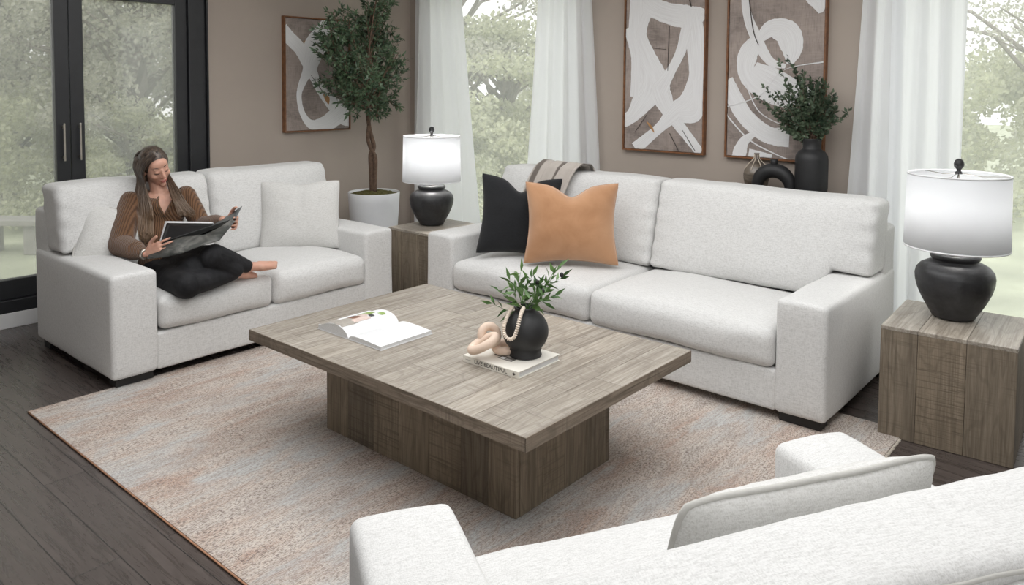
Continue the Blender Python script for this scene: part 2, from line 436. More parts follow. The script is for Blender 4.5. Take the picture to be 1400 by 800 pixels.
# ------------------------------------------------------------------ rug
rx0, rx1, ry0, ry1 = -4.27, -.95, 1.31, 3.98
rug = empty('area_rug', ((rx0+rx1)/2, (ry0+ry1)/2, 0), label='large distressed cream and rust area rug under the coffee table', cat='rug')
hx, hy = (rx1-rx0)/2, (ry1-ry0)/2
MB().box(-hx, hx, -hy, hy, .001, .010).build('rug_pile', M['rug'], rug)
for ss in (-1, 1): MB().tube([(-hx, ss*(hy+.002), .006), (0, ss*(hy+.004), .006), (hx, ss*(hy+.002), .005)], .0035, 6).build('binding', M['rug_edge'], rug)
for s in (-1, 1):
    e = MB()
    for i in range(620):
        y = -hy + 2*hy*(i+.5)/620; L = random.uniform(.008, .014)
        e.tube([(s*hx, y, .006), (s*(hx+L*.6), y+random.uniform(-.003, .003), .004), (s*(hx+L), y+random.uniform(-.006, .006), .002)], .0018, 4)
    tag(e.build('fringe', M['fringe'], rug), kind='stuff')

# ------------------------------------------------------------------ sofas
def make_sofa(name, W, nseat, nback, loc, rz, label, cat, dents=(), legz=(0, 0), backtop=1.03):
    r = empty(name, loc, rz, label=label, cat=cat)
    aw = .25; hw = W/2; fab = M['sofa']
    sd = hash(name) % 5
    def wob(p, k=.004, s=5): return Vector((nz(p, s, 1)*k, nz(p, s, 2)*k, nz(p, s, 3)*k))
    MB().rbox(-hw+aw-.01, hw-aw+.01, .006, 1.06, .055, .262, .018, (24, 10, 8), lambda p, u: p+wob(p, .004)).build('base', fab, r)
    for s in (-1, 1):
        x0, x1 = (-hw, -hw+aw) if s < 0 else (hw-aw, hw)
        def fa(p, u, s=s):
            k = (1-u[1]**2)*(1-u[2]**2)
            p = p + Vector((s*.006*k, 0, 0)) + wob(p, .005, 4)
            p.z += .006*(1-u[0]**2)*(1 if u[2] > .9 else 0)
            return p
        MB().rbox(x0, x1, 0, 1.1, .055, .612, .026, (10, 18, 14), fa).build('arm', fab, r)
    MB().rbox(-hw+.01, hw-.01, .90, 1.13, .06, .865, .03, (24, 8, 16), lambda p, u: p+wob(p, .006)).build('back_frame', fab, r)
    sw = (W-2*aw)/nseat
    for i in range(nseat):
        x0 = -hw+aw+sw*i+.003; x1 = x0+sw-.006; cx = (x0+x1)/2
        def fs(p, u, cx=cx, x0=x0, x1=x1):
            top = max(0, u[2]); a = (p.x-cx)/((x1-x0)/2); b = (p.y-.38)/.40
            k = max(0, 1-a*a)*max(0, 1-b*b)
            kk = max(0, 1-a**4)*max(0, 1-b**4)
            if u[2] > 0: p.z += (.030*kk+.012*k)*top
            if u[1] < -.5: p.y -= .018*max(0, 1-a**4)*max(0, 1-u[2]**2)
            p += wob(p, .010, 3.2) * .9 + wob(p, .003, 14)
            for (dx, dy, dr_, dd) in dents:
                q = ((p.x-dx)**2 + (p.y-dy)**2)/(dr_*dr_)
                if u[2] > -.2: p.z -= dd*exp(-q)*max(0, u[2])
            return p
        c = MB().rbox(x0, x1, -.012, .80, .264, .455, .045, (26, 24, 10), fs).build('seat_cushion', fab, r)
    bw = (W-.015)/nback
    for i in range(nback):
        x0 = -hw+.008+bw*i+.002; x1 = x0+bw-.004; cx = (x0+x1)/2; inner = hw-aw
        sdx = random.uniform(0, 9)
        def fb(p, u, cx=cx, x0=x0, x1=x1, sdx=sdx):
            a = (p.x-cx)/((x1-x0)/2); v = (p.z-.46)/(backtop-.46)
            # notch over the arms
            e_ = max(0, min(1, (abs(p.x)-(inner-.03))/.06)); e_ = e_*e_*(3-2*e_)
            lo = .470 + e_*.150
            p.z = lo + (p.z-.46)*(backtop-lo)/(backtop-.46)
            k = max(0, 1-a**4)*max(0, 1-(2*v-1)**4)
            if u[1] < 0: p.y -= .045*k*(-u[1])
            # top corners drop a little, top sags
            if u[2] > 0: p.z -= (.012*abs(a)**8 + .008*(1-a*a)*(.5+.5*sin(a*4+sdx)))*u[2]
            p.y += (p.z-.46)*.22
            q = Vector((p.x+sdx, p.y, p.z)); p += Vector((0, nz(q, 3, 4)*.016, nz(q, 2.6, 5)*.012)) + Vector((nz(q, 15, 6), nz(q, 15, 7), nz(q, 15, 8)))*.003
            # puckers near the outer corners
            cr = max(0, abs(a)-.82)/.18
            p.y += cr*.008*sin(p.z*60+sdx)
            return p
        c = MB().rbox(x0, x1, .66, .905-.02, .46, backtop, .040, (34, 10, 24), fb).build('back_cushion', fab, r)
        sp = [fb(Vector((x0+.035+(x1-x0-.07)*k/60, .885-.004, backtop-.022)), (0, 1, 1)) for k in range(61)]
        MB().tube(sp, .0042, 6).build('seam', M['piping'], c)
    for s in (-1, 1):
        lx0, lx1 = (s*(hw-.03), s*(hw-.23)); lx0, lx1 = min(lx0, lx1), max(lx0, lx1)
        MB().box(lx0, lx1, .03, .12, legz[0], .062).build('leg', M['blackleg'], r, bevel=.003)
        MB().box(lx0, lx1, .98, 1.07, legz[1], .062).build('leg', M['blackleg'], r, bevel=.003)
    return r
sofa = make_sofa('sofa', 2.712, 2, 2, (-2.573, 3.664, 0), 0, 'cream three-seat sofa with two long back cushions under the large paintings', 'sofa', legz=(.0105, 0))
love = make_sofa('loveseat', 1.925, 2, 2, (-4.218, 2.652, 0), radians(90), 'cream loveseat by the patio door with a woman sitting on it', 'sofa', dents=((-.42, .22, .24, .035),), legz=(.0105, 0))
chair = make_sofa('oversized_armchair', 1.47, 1, 1, (-1.110, 1.760, 0), radians(-119.6), 'cream oversized armchair in the foreground seen from behind', 'armchair', legz=(.0105, 0), backtop=.905)

# ------------------------------------------------------------------ pillows
def pillow(name, w_, h_, t_, mat, loc, rot, label, ear=.07, chop=0.0, piping=False, seed=1, n=30, wr=.01, group=None):
    r = empty(name, loc, 0, label=label, cat='pillow', group=group); r.rotation_euler = rot
    def outline(u, v):
        x = w_/2*u*(1-ear*(1-v**2)); y = h_/2*v*(1-ear*(1-u**2))
        if chop: y -= chop*exp(-(u/.28)**2)*max(0, v)**2
        cr = 1-(.075 if piping else .045)*(abs(u)*abs(v))**5; x *= cr; y *= cr
        return x, y
    def sheet(sg):
        def fn(a, b):
            u = sin(pi/2*(2*a-1)); v = sin(pi/2*(2*b-1)); x, y = outline(u, v)
            k = (max(0, 1-abs(u)**2.6)*max(0, 1-abs(v)**2.6))**.55
            z = sg*t_/2*k
            if chop: z *= 1-.35*exp(-(u/.10)**2)*max(0, v)**1.5
            q = Vector((x, y, sg*.3))
            edge_ = max(abs(u), abs(v))
            z += k*nz(q, 7, seed)*wr + k*nz(q, 16, seed+1)*wr*.6
            x += nz(q, 5, seed+2)*.008*k
            # gathers radiating in from the edges
            z += sg*(.5-k)*0
            z += min(k*3, 1)*.004*sin(30*(u+v)+seed)*max(0, edge_-.55)
            return Vector((x, y, z))
        return fn
    b = MB(); b.grid(sheet(1), n, n)
    k = MB(); k.grid(sheet(-1), n, n); b.add(k.v, [f[::-1] for f in k.f])
    b.build('cushion', mat, r)
    pts = []
    for i in range(80):
        t_a = i/80*4; s_ = int(t_a); q = 2*(t_a-s_)-1
        u, v = ((q, -1), (1, q), (-q, 1), (-1, -q))[s_]; x, y = outline(u, v); pts.append((x, y, nz((x, y, 0), 6, seed)*.004))
    MB().tube(pts, .007 if piping else .0028, 6, closed=True).build('piping', M['piping'] if piping else mat, r)
    return r
def prot(lean, yaw, roll=0):
    return (Matrix.Rotation(radians(yaw), 4, 'Z') @ Matrix.Rotation(radians(90-lean), 4, 'X') @ Matrix.Rotation(radians(roll), 4, 'Z')).to_euler()
pillow('throw_pillow', .56, .55, .17, M['charcoal'], at(710, 295, 5.20), prot(12, 36, -3), 'charcoal black throw pillow behind the tan one on the sofa', .14, .085, seed=3)
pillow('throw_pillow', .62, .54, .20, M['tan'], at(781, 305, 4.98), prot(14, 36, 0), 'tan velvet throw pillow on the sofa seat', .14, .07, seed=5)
pillow('throw_pillow', .56, .50, .17, M['pillow'], at(411, 294, 5.55), prot(16, 54, 0), 'cream square pillow leaning on the right loveseat back cushion', .07, .02, seed=8)
pillow('throw_pillow', .36, .35, .12, M['pillow'], atX(152, 322, -4.87), prot(22, 74, -16), 'cream piped pillow squeezed behind the seated woman', .06, 0, True, seed=9)
A0 = radians(-119.6)
def chloc(x, y, z): return (-1.110 + x*cos(A0) - y*sin(A0), 1.760 + x*sin(A0) + y*cos(A0), z)
pillow('throw_pillow', .67, .47, .17, M['pillow'], chloc(-.14, .50, .632), prot(20, -119.6, 0), 'cream piped lumbar pillow on the foreground armchair', .05, 0, True, seed=12)

# throw blanket over the sofa back
b = MB()
def bl(a, c):
    path = [(4.62, .90), (4.60, .99), (4.55, 1.052), (4.47, 1.062), (4.415, 1.03), (4.375, .96), (4.33, .84), (4.27, .70), (4.22, .58), (4.17, .515), (4.09, .507), (4.02, .507)]
    s_ = c*(len(path)-1); i = min(int(s_), len(path)-2); f_ = s_-i
    y = path[i][0]*(1-f_)+path[i+1][0]*f_; z = path[i][1]*(1-f_)+path[i+1][1]*f_
    x = -3.53 + .36*a - .12*c + .02*sin(c*7) 
    fold = (.012*sin(a*19+c*2) + .006*sin(a*41))*(1 if c < .55 else max(.15, 1-(c-.55)*4))
    return Vector((x, y-fold*.8, z+fold*.6+.012))
b.grid(bl, 40, 60)
t = NT('taupe_throw'); sx = t.new('ShaderNodeSeparateXYZ'); t.lk(t.coord(), sx.inputs[0])
wvv = t.math('ADD', t.math('MULTIPLY', t.math('SINE', t.math('MULTIPLY', t.math('ADD', sx.outputs[0], t.math('MULTIPLY', sx.outputs[2], -.25)), 36)), .5), .5)
st = t.ramp(wvv, [(.90, (.50, .455, .41)), (.95, (.13, .11, .095)), (1, (.13, .11, .095))])
t.set(t.mix(t.math('MULTIPLY', t.noise(t.coord(), 180, 2), .35), st, (.35, .31, .28)), .95, Sheen_Weight=.2); t.bump(t.noise(t.coord(), 240, 2), .4, .002)
o = b.build('throw_blanket', t.m); md = o.modifiers.new('solid', 'SOLIDIFY'); md.thickness = .008
tag(o, 'taupe striped throw blanket folded over the sofa back cushion', 'blanket')

# ------------------------------------------------------------------ coffee table
tx0, tx1, ty0, ty1 = -3.265, -1.59, 1.925, 3.045
ct = empty('coffee_table', ((tx0+tx1)/2, (ty0+ty1)/2, 0), label='large rectangular grey-brown rustic wooden coffee table on the rug', cat='coffee table')
hx, hy = (tx1-tx0)/2, (ty1-ty0)/2
b = MB(); n = 12; bws = [random.uniform(.8, 1.25) for _ in range(n)]; tot = sum(bws); x = -hx
for i in range(n):
    wd = 2*hx*bws[i]/tot; g = .0008
    cut = random.choice([None, random.uniform(-.3, .3), random.uniform(-.3, .3)])
    segs = [(-hy, hy)] if cut is None else [(-hy, cut-g), (cut+g, hy)]
    for (ya, yb) in segs: b.box(x+g, x+wd-g, ya, yb, .446, .49, 0, (random.random()*.45+.25, random.random(), random.choice([0, .3, .8])))
    x += wd
b.build('tabletop', M['tabletop'], ct, bevel=.0012)
b = MB()
b.box(-hx-.002, hx+.002, -hy-.003, -hy+.0, .440, .4895, 0, (.55, .3, 0)); b.box(-hx-.002, hx+.002, hy, hy+.003, .440, .4895, 0, (.5, .7, 0))
b.box(-hx+.001, hx-.001, -hy+.001, hy-.001, .440, .445, 0, (.3, .3, 0))
b.build('edge_band', M['wood_x'], ct)
for xx in (-hx-.003, hx): MB().box(xx, xx+.003, -hy-.003, hy+.003, .440, .4895, 0, (.5, .1, 0)).build('end_edge', M['wood_y'], ct)
bx, by = .588, .311
def plankwall(b, ax, a0, a1, c, z0, z1, th, n, mi=0, seed=0):
    random.seed(seed); ws = [random.uniform(.8, 1.2) for _ in range(n)]; tt = sum(ws); x = a0
    for i in range(n):
        wd = (a1-a0)*ws[i]/tt; g = .0007; at_ = (random.random()*.8+.1, random.random(), random.choice([0, .15, 1]))
        if ax == 'x': b.box(x+g, x+wd-g, min(c, c+th), max(c, c+th), z0, z1, mi, at_)
        else: b.box(min(c, c+th), max(c, c+th), x+g, x+wd-g, z0, z1, mi, at_)
        x += wd
b = MB(); plankwall(b, 'x', -bx, bx, -by, .0105, .44, .02, 7, seed=3); plankwall(b, 'x', -bx, bx, by, .0105, .44, -.02, 7, seed=4)
plankwall(b, 'y', -by+.021, by-.021, bx, .0105, .44, -.02, 4, seed=5); plankwall(b, 'y', -by+.021, by-.021, -bx, .0105, .44, .02, 4, seed=6)
b.build('base', M['wood_z'], ct, bevel=.0012)

# ------------------------------------------------------------------ end tables
def end_table(cx, cy, w_, d_, rz, label, seed):
    r = empty('end_table', (cx, cy, 0), rz, label=label, cat='side table', group='matching wooden block end tables'); a, c = w_/2, d_/2
    b = MB(); plankwall(b, 'x', -a, a, -c, .002, .508, .02, 3, seed=seed); plankwall(b, 'x', -a, a, c, .002, .508, -.02, 3, seed=seed+1)
    plankwall(b, 'y', -c+.021, c-.021, a, .002, .508, -.02, 3, seed=seed+2); plankwall(b, 'y', -c+.021, c-.021, -a, .002, .508, .02, 3, seed=seed+3)
    b.build('side_panel', M['wood_z'], r, bevel=.0012)
    b = MB(); random.seed(seed); ws = [random.uniform(.8, 1.2) for _ in range(3)]; tt = sum(ws); x = -a
    for i in range(3):
        wd = w_*ws[i]/tt; b.box(x+.0007, x+wd-.0007, -c, c, .5085, .525, 0, (random.random()*.5+.25, random.random(), 0)); x += wd
    b.build('tabletop', M['tabletop'], r, bevel=.0012)
end_table(-.787, 4.170, .545, .56, radians(3), 'block wooden end table right of the long sofa', 21)
end_table(-4.37, 4.21, .55, .56, 0, 'block wooden end table in the corner between sofa and loveseat', 31)

# ------------------------------------------------------------------ table lamps
def lamp(loc, label, power):
    r = empty('table_lamp', loc, 0, label=label, cat='lamp', group='black clay table lamps with white drum shades')
    prof = [(0, .004), (.085, .004), (.094, .008), (.100, .02), (.118, .05), (.140, .09), (.160, .135), (.171, .175), (.1735, .205), (.168, .232), (.150, .255), (.122, .270), (.102, .277), (.099, .284), (.106, .290), (.110, .300), (.106, .310), (.096, .3135), (0, .314)]
    MB().lathe(prof, n=64).build('base', M['clay'], r)
    MB().lathe([(.024, .314), (.024, .333), (.012, .338), (.012, .44), (.019, .445), (.019, .475), (0, .476)], n=20).build('socket', M['steel'], r)
    b = MB(); b.lathe([(.003, .476), (.03, .495), (.04, .53), (.03, .565), (0, .58)], n=20)
    t = NT('frosted_bulb'); em = t.new('ShaderNodeEmission'); em.inputs[1].default_value = power*2; trn = t.new('ShaderNodeBsdfTransparent'); mx = t.new('ShaderNodeMixShader'); mx.inputs[0].default_value = .35
    t.lk(trn.outputs[0], mx.inputs[1]); t.lk(em.outputs[0], mx.inputs[2]); t.lk(mx.outputs[0], t.out.inputs[0])
    b.build('bulb', t.m, r)
    R0 = .222; R1 = .228
    b = MB(); b.lathe([(R1, .345), (R0, .70), (R0-.003, .70), (R1-.003, .345)], n=72, closed=True)
    sh = b.build('lamp_shade', M['shade'], r)
    for RR, zz in ((R0, .694), (R1, .344)): MB().lathe([(RR+.001, zz), (RR+.001, zz+.007), (RR-.004, zz+.007), (RR-.004, zz)], n=72, closed=True).build('rim', M['white_trim'], sh)
    b = MB()
    for k in range(3):
        a = 2*pi*k/3+.4; b.tube([(.01*cos(a), .01*sin(a), .705), (.1*cos(a), .1*sin(a), .69), (R0*cos(a), R0*sin(a), .695)], .0018, 6)
    b.tube([(0, .0, .31), (0, .06, .40), (0, .062, .6), (0, 0, .71)], .0025, 6); b.tube([(0, 0, .31), (0, -.06, .40), (0, -.062, .6), (0, 0, .71)], .0025, 6)
    b.build('harp', M['steel'], r)
    MB().lathe([(0, .70), (.016, .70), (.016, .708), (.009, .714), (.010, .722), (.021, .736), (.0225, .75), (.018, .765), (.008, .773), (0, .774)], n=24).build('finial', M['black_ceramic'], r)
    pl = bpy.data.lights.new('bulb_light', 'POINT'); pl.energy = power; pl.color = (1, .97, .94); pl.shadow_soft_size = .05
    po = bpy.data.objects.new('bulb_light', pl); COL.objects.link(po); po.parent = r; po.location = (0, 0, .53)
    return r
lamp((-.817, 4.240, .5255), 'table lamp on the end table right of the sofa', 4.5)
lamp((-4.471, 4.224, .5255), 'brightly lit table lamp on the corner end table', 15)

# ------------------------------------------------------------------ curtains
def curtain(xa, xb, xa2, xb2, label, seed, folds, y=WY-.10, amp=.035):
    """panel hanging from the ceiling track: top edge xa..xb, hem xa2..xb2"""
    b = MB(); H = CZ-.02; nu = folds*14
    def fn(a, c):
        z = .02 + (H-.02)*(1-c); k = c
        x = (xa+(xb-xa)*a)*(1-k) + (xa2+(xb2-xa2)*a)*k
        ph = a*folds*2*pi + seed
        am = amp*(.75+.4*nz((a*3, seed, 0), 2)) * (.85+.3*k)
        yy = y + am*(sin(ph+.5*sin(z*1.3+seed)) + .35*sin(2.1*ph+1.7+seed))
        x += .012*sin(ph*.5+z*1.7+seed)*k + .01*nz((a*5, z*.7, seed), 1)
        return Vector((x, yy, z))
    b.grid(fn, nu, 40)
    o = b.build('curtain_panel', M['curtain']); tag(o, label, 'curtain', 'white floor-length linen curtains')
    return o
curtain(-5.66, -5.10, -5.72, -4.80, 'white curtain hanging in the corner behind the left lamp', 1, 4)
curtain(-4.16, -3.64, -4.32, -3.44, 'white curtain between the left window and the middle painting', 2, 4)
curtain(-1.53, -1.335, -1.66, -1.33, 'narrow outer white curtain right of the largest painting', 3, 2)
curtain(-1.37, -.975, -1.38, -.96, 'white curtain next to the right window glass behind the lamp', 4, 3, y=WY-.12)
tr = MB(); tr.box(-5.75, -3.4, WY-.13, WY-.07, CZ-.022, CZ-.001); tr.box(-1.7, 1.1, WY-.14, WY-.06, CZ-.022, CZ-.001)
struct(tr.build('trim_2', M['white_trim']))

# ------------------------------------------------------------------ paintings
def art_mat(name, base, dark, rust):
    t = NT(name)
    a = t.noise(t.coord(scale=(3, 3, 3)), 1, 5, .65, .6); bb = t.noise(t.coord(scale=(120, 120, 12)), 1, 3); cc = t.noise(t.coord(scale=(12, 12, 120)), 1, 3)
    col = t.ramp(a, [(.3, dark), (.5, base), (.7, tuple(min(1, x*1.25) for x in base))])
    col = t.mix(t.math('MULTIPLY', t.ramp(bb, [(.5, (0,0,0)), (.62, (1,1,1))]), .30), col, dark)
    col = t.mix(t.math('MULTIPLY', t.ramp(cc, [(.5, (0,0,0)), (.62, (1,1,1))]), .22), col, tuple(x*1.5 for x in base))
    r_ = t.noise(t.coord(loc=(5, 2, 8)), 7, 3)
    col = t.mix(t.ramp(r_, [(.68, (0,0,0)), (.72, (1,1,1))]), col, rust)
    t.set(col, .7); return t.m
M['canvas'] = art_mat('painted_canvas', (.33, .275, .245), (.15, .125, .115), (.42, .22, .09))
t = NT('white_brushwork'); at_ = t.new('ShaderNodeAttribute', attribute_name='stroke'); mp = t.new('ShaderNodeMapping'); mp.inputs['Scale'].default_value = (3, 38, 1)
t.lk(at_.outputs['Vector'], mp.inputs[0]); f = t.noise(mp.outputs[0], 1, 4, .6)
t.set(t.ramp(f, [(.22, (.52, .50, .49)), (.36, (.76, .75, .75)), (.62, (.86, .86, .86))]), .6); t.bump(f, .5, .004); M['brush'] = t.m
M['line'] = plain('ink_line', (.05, .035, .03), .7, .1)
M['ochre'] = plain('ochre_paint', (.45, .24, .10), .7, .2)

def spline(pts, n=8):
    out = []; k = len(pts)
    for i in range(k-1):
        p0 = pts[max(i-1, 0)]; p1 = pts[i]; p2 = pts[i+1]; p3 = pts[min(i+2, k-1)]
        for j in range(n):
            t_ = j/n
            out.append(tuple(.5*((2*b_)+(-a_+c_)*t_+(2*a_-5*b_+4*c_-d_)*t_*t_+(-a_+3*b_-3*c_+d_)*t_**3) for a_, b_, c_, d_ in zip(p0, p1, p2, p3)))
    out.append(tuple(pts[-1])); return out
def painting(loc, rz, w_, h_, strokes, lines, label, blobs=()):
    """local x right, z up, facing -y; strokes in 0..1 canvas units (x, y from top, width in m)"""
    r = empty('framed_painting', loc, rz, label=label, cat='painting', group='abstract paintings in thin walnut frames')
    f = .012; fr = MB()
    fr.box(-w_/2, -w_/2+f, -.045, 0, 0, h_); fr.box(w_/2-f, w_/2, -.045, 0, 0, h_); fr.box(-w_/2+f, w_/2-f, -.045, 0, 0, f); fr.box(-w_/2+f, w_/2-f, -.045, 0, h_-f, h_)
    fr.build('picture_frame', M['frame_wood'], r, bevel=.001)
    iw, ih = w_-2*f-.006, h_-2*f-.006; c = MB(); c.box(-iw/2, iw/2, -.034, -.006, f+.003, h_-f-.003)
    me_uv = [None]*len(c.v); d = -.0345
    def clampp(x, z): return max(-iw/2, min(iw/2, x)), max(f+.003, min(h_-f-.003, z))
    for si, (mi, st) in enumerate([(1, s) for s in strokes] + [(2, s) for s in lines] + [(3, s) for s in blobs]):
        d -= .0004; P = spline(st, 9); vs = []; L = 0
        PX = [(-iw/2+iw*p[0], h_-f-.003-ih*p[1], p[2]) for p in P]
        for i, p in enumerate(PX):
            a_ = PX[max(i-1, 0)]; b_ = PX[min(i+1, len(PX)-1)]; dx, dz = b_[0]-a_[0], b_[1]-a_[1]; l = sqrt(dx*dx+dz*dz) or 1; nx, nzz = -dz/l, dx/l
            L += l/2; K = 6; rg = 1+.10*nz((i*.6, si, 0), 1)
            for k in range(K+1):
                q = (k/K-.5)*p[2]*rg; x, z = clampp(p[0]+nx*q, p[1]+nzz*q); vs.append((x, d-.0006*(1-(2*k/K-1)**2), z)); me_uv.append((L+si*3.1, k/K+si, si))
        fs = [(i*7+k, i*7+k+1, (i+1)*7+k+1, (i+1)*7+k) for i in range(len(PX)-1) for k in range(6)]
        # faces must look toward -y
        c.add(vs, [q[::-1] for q in fs], mi, True)
    o = c.build('canvas', [M['canvas'], M['brush'], M['line'], M['ochre']], r)
    A = o.data.attributes.new('stroke', 'FLOAT_VECTOR', 'POINT'); A.data.foreach_set('vector', [x for u in me_uv for x in (u or (0, 0, 0))])
    return r
# small painting on the left wall (faces +x)
painting((WX, 4.123, 1.205), radians(90), .690, .995,
    [[(-.05, .10, .12), (.05, .17, .12), (.22, .27, .12), (.35, .40, .13), (.42, .50, .10), (.55, .64, .10), (.72, .76, .13), (.92, .86, .20), (1.05, .88, .2)],
     [(.70, -.02, .10), (.55, .12, .15), (.43, .24, .19), (.36, .36, .15), (.33, .46, .10), (.22, .62, .06), (.20, .72, .05), (.25, .85, .055), (.38, .95, .08), (.6, .95, .14), (.8, .88, .17), (1.0, .80, .15)],
     [(.95, .10, .06), (.7, .25, .06), (.52, .33, .06), (.40, .48, .07)]],
    [[(.38, .50, .004), (.50, .60, .007), (.66, .72, .004)]], 'small framed abstract painting on the left wall behind the tree',
    [[(.58, .68, .01), (.64, .72, .05), (.66, .77, .01)]])
# middle painting: visible part = lower 85%
painting((-2.988, WY, 1.130), 0, .692, 1.36,
    [[(.12, -.05, .16), (.18, .12, .18), (.45, .21, .15), (.75, .25, .17), (.93, .25, .12), (1.0, .27, .1)],
     [(.15, .05, .10), (.14, .28, .14), (.16, .42, .14), (.30, .55, .20), (.30, .66, .24), (.12, .80, .12), (-.05, .85, .10)],
     [(.28, .22, .08), (.20, .34, .10), (.30, .46, .12), (.42, .58, .16), (.50, .70, .16), (.62, .80, .10), (.80, .90, .08), (.98, 1.0, .07)],
     [(.84, .22, .14), (.90, .40, .15), (.92, .58, .13), (.82, .72, .15), (.66, .78, .14), (.45, .88, .08), (.15, 1.0, .10)],
     [(.80, .30, .10), (.72, .44, .08), (.60, .55, .08), (.45, .66, .14)],
     [(.93, .6, .10), (.95, .75, .10), (.88, .80, .1), (.72, .80, .09)],
     [(.02, .30, .08), (.10, .40, .08), (.14, .50, .08), (.13, .70, .08)]],
    [[(.57, .30, .006), (.56, .55, .005)], [(.36, .42, .003), (.54, .43, .003)], [(.30, .80, .004), (.15, .90, .005)], [(.60, .90, .006), (.72, 1.0, .004)], [(.76, .88, .004), (.92, .99, .005)], [(.78, .1, .007), (.84, .2, .008)]],
    'framed painting of loose white loops, middle of the three', [[(.30, .84, .006), (.36, .87, .02), (.40, .90, .006)]])
painting((-2.135, WY, 1.130), 0, .690, 1.36,
    [[(.15, -.05, .05), (.18, .22, .06), (.30, .38, .08), (.45, .50, .06), (.62, .53, .03)],
     [(.32, .40, .05), (.45, .34, .12), (.62, .36, .17), (.68, .44, .15), (.66, .52, .04)],
     [(.34, .36, .05), (.22, .46, .14), (.20, .56, .12), (.34, .64, .12), (.60, .70, .10), (.8, .71, .05)],
     [(.28, .54, .10), (.50, .60, .16), (.75, .66, .13), (.95, .70, .08)],
     [(-.02, .60, .10), (.08, .70, .12), (.22, .80, .12), (.45, .88, .12), (.68, .89, .13)],
     [(.30, .88, .04), (.20, .92, .07), (.15, .98, .10), (.14, 1.02, .10)], [(.25, .98, .06), (.5, 1.0, .05)],
     [(.60, -.02, .05), (.75, .10, .10), (.92, .20, .12), (.96, .27, .03)],
     [(.20, .62, .008), (.35, .76, .008), (.62, .83, .006), (.9, .86, .006)], [(-.02, .78, .010), (.25, .91, .010), (.55, .98, .009), (.8, 1.02, .008)], [(0, .74, .007), (.35, .68, .007), (.6, .55, .004), (1.0, .51, .010)]],
    [[(.18, .05, .006), (.26, .32, .007), (.33, .42, .005)], [(.25, .14, .012), (.4, .12, .02), (.55, .13, .01)]],
    'framed painting of white swirls behind the black vase, rightmost of three')

# ------------------------------------------------------------------ console and vases behind the sofa
cn = empty('console_table', (-2.15, 5.015, 0), label='narrow dark console behind the sofa carrying the vases', cat='console table')
MB().box(-.62, .62, -.165, .165, .865, .90).build('tabletop', M['wood_x'], cn, bevel=.002)
for sx_ in (-1, 1):
    for sy_ in (-1, 1):
        MB().box(sx_*.59-.02, sx_*.59+.02, sy_*.13-.02, sy_*.13+.02, 0, .865).build('leg', M['blackleg'], cn)

def leaf(b, p, d, L, w_, mi=0, fold=.15):
    d = d.normalized(); s_ = d.cross(Vector((random.uniform(-1, 1), random.uniform(-1, 1), random.uniform(-.3, 1)))).normalized(); u = s_.cross(d)
    b.add([p, p+d*L*.45+s_*w_/2+u*w_*fold, p+d*L-u*L*.1, p+d*L*.45-s_*w_/2+u*w_*fold, p+d*L*.5-u*w_*fold*.3], [(0, 1, 4), (1, 2, 4), (2, 3, 4), (3, 0, 4)], mi, True)
def rv(): 
    while 1:
        v = Vector((random.uniform(-1, 1), random.uniform(-1, 1), random.uniform(-1, 1)))
        if .05 < v.length < 1: return v.normalized()
def sprig(bs, bl_, p0, p1, nl, L, w_, r0=.002, bend=.03, spread=.8, start=.25):
    p0 = Vector(p0); p1 = Vector(p1); o = rv()*bend; pts = []
    for i in range(9):
        t_ = i/8; pts.append(p0.lerp(p1, t_)+o*sin(pi*t_))
    bs.tube(pts, [r0*(1-.6*i/8) for i in range(9)], 5)
    ax = (p1-p0).normalized()
    for i in range(nl):
        t_ = start+(1-start)*(i+random.random())/nl; k = min(7, int(t_*8)); q = pts[k].lerp(pts[k+1], t_*8-k)
        leaf(bl_, q, ax*random.uniform(.2, .8)+rv()*spread, L*random.uniform(.6, 1.15), w_*random.uniform(.7, 1.2))
    leaf(bl_, pts[-1], ax+rv()*.2, L, w_)
# tall black vase with branches
vb = Vector((-1.792, 5.0, .90))
v = empty('vase', vb, 0, label='tall matte black vase of green branches behind the sofa', cat='vase')
MB().lathe([(0, 0), (.07, 0), (.080, .01), (.082, .03), (.096, .06), (.1005, .10), (.1005, .27), (.096, .30), (.080, .325), (.060, .338), (.055, .345), (.056, .395), (.060, .405), (.058, .408), (.048, .405), (.046, .35), (0, .33)], n=56).build('vase_body', M['black_ceramic'], v)
bs, bl_ = MB(), MB(); random.seed(11)
top = Vector((0, 0, .38))
def vt(px_, py_, dy=0): return atY(px_, py_, 5.0+dy)-vb
for (x_, y_, n_) in ((1034, 130, 26), (1045, 118, 20), (1062, 150, 26), (1066, 85, 26), (1078, 80, 30), (1085, 95, 30), (1098, 100, 34), (1108, 108, 34), (1118, 112, 34), (1128, 118, 34), (1133, 135, 34), (1160, 152, 26), (1142, 150, 30), (1138, 165, 26), (1070, 175, 26), (1075, 130, 34), (1090, 120, 34), (1110, 130, 36), (1122, 145, 36), (1085, 150, 36), (1062, 130, 26), (1048, 140, 22), (1100, 145, 36), (1115, 160, 36), (1092, 165, 36), (1128, 170, 28), (1080, 165, 30)):
    e_ = vt(x_, y_, random.uniform(-.10, .10)); sprig(bs, bl_, top+rv()*.02, e_, int(n_*2.0), .033, .019, bend=.03, start=.3)
for i in range(46):
    q_ = rv(); e_ = vt(1103+q_.x*40, 148+q_.z*42, q_.y*.10); sprig(bs, bl_, top+rv()*.02+Vector((0, 0, .02)), e_, 34, .034, .021, bend=.02, start=.35)
st_ = bs.build('stems', M['bark'], v); bl_.build('foliage', M['leaf_eu'], v)
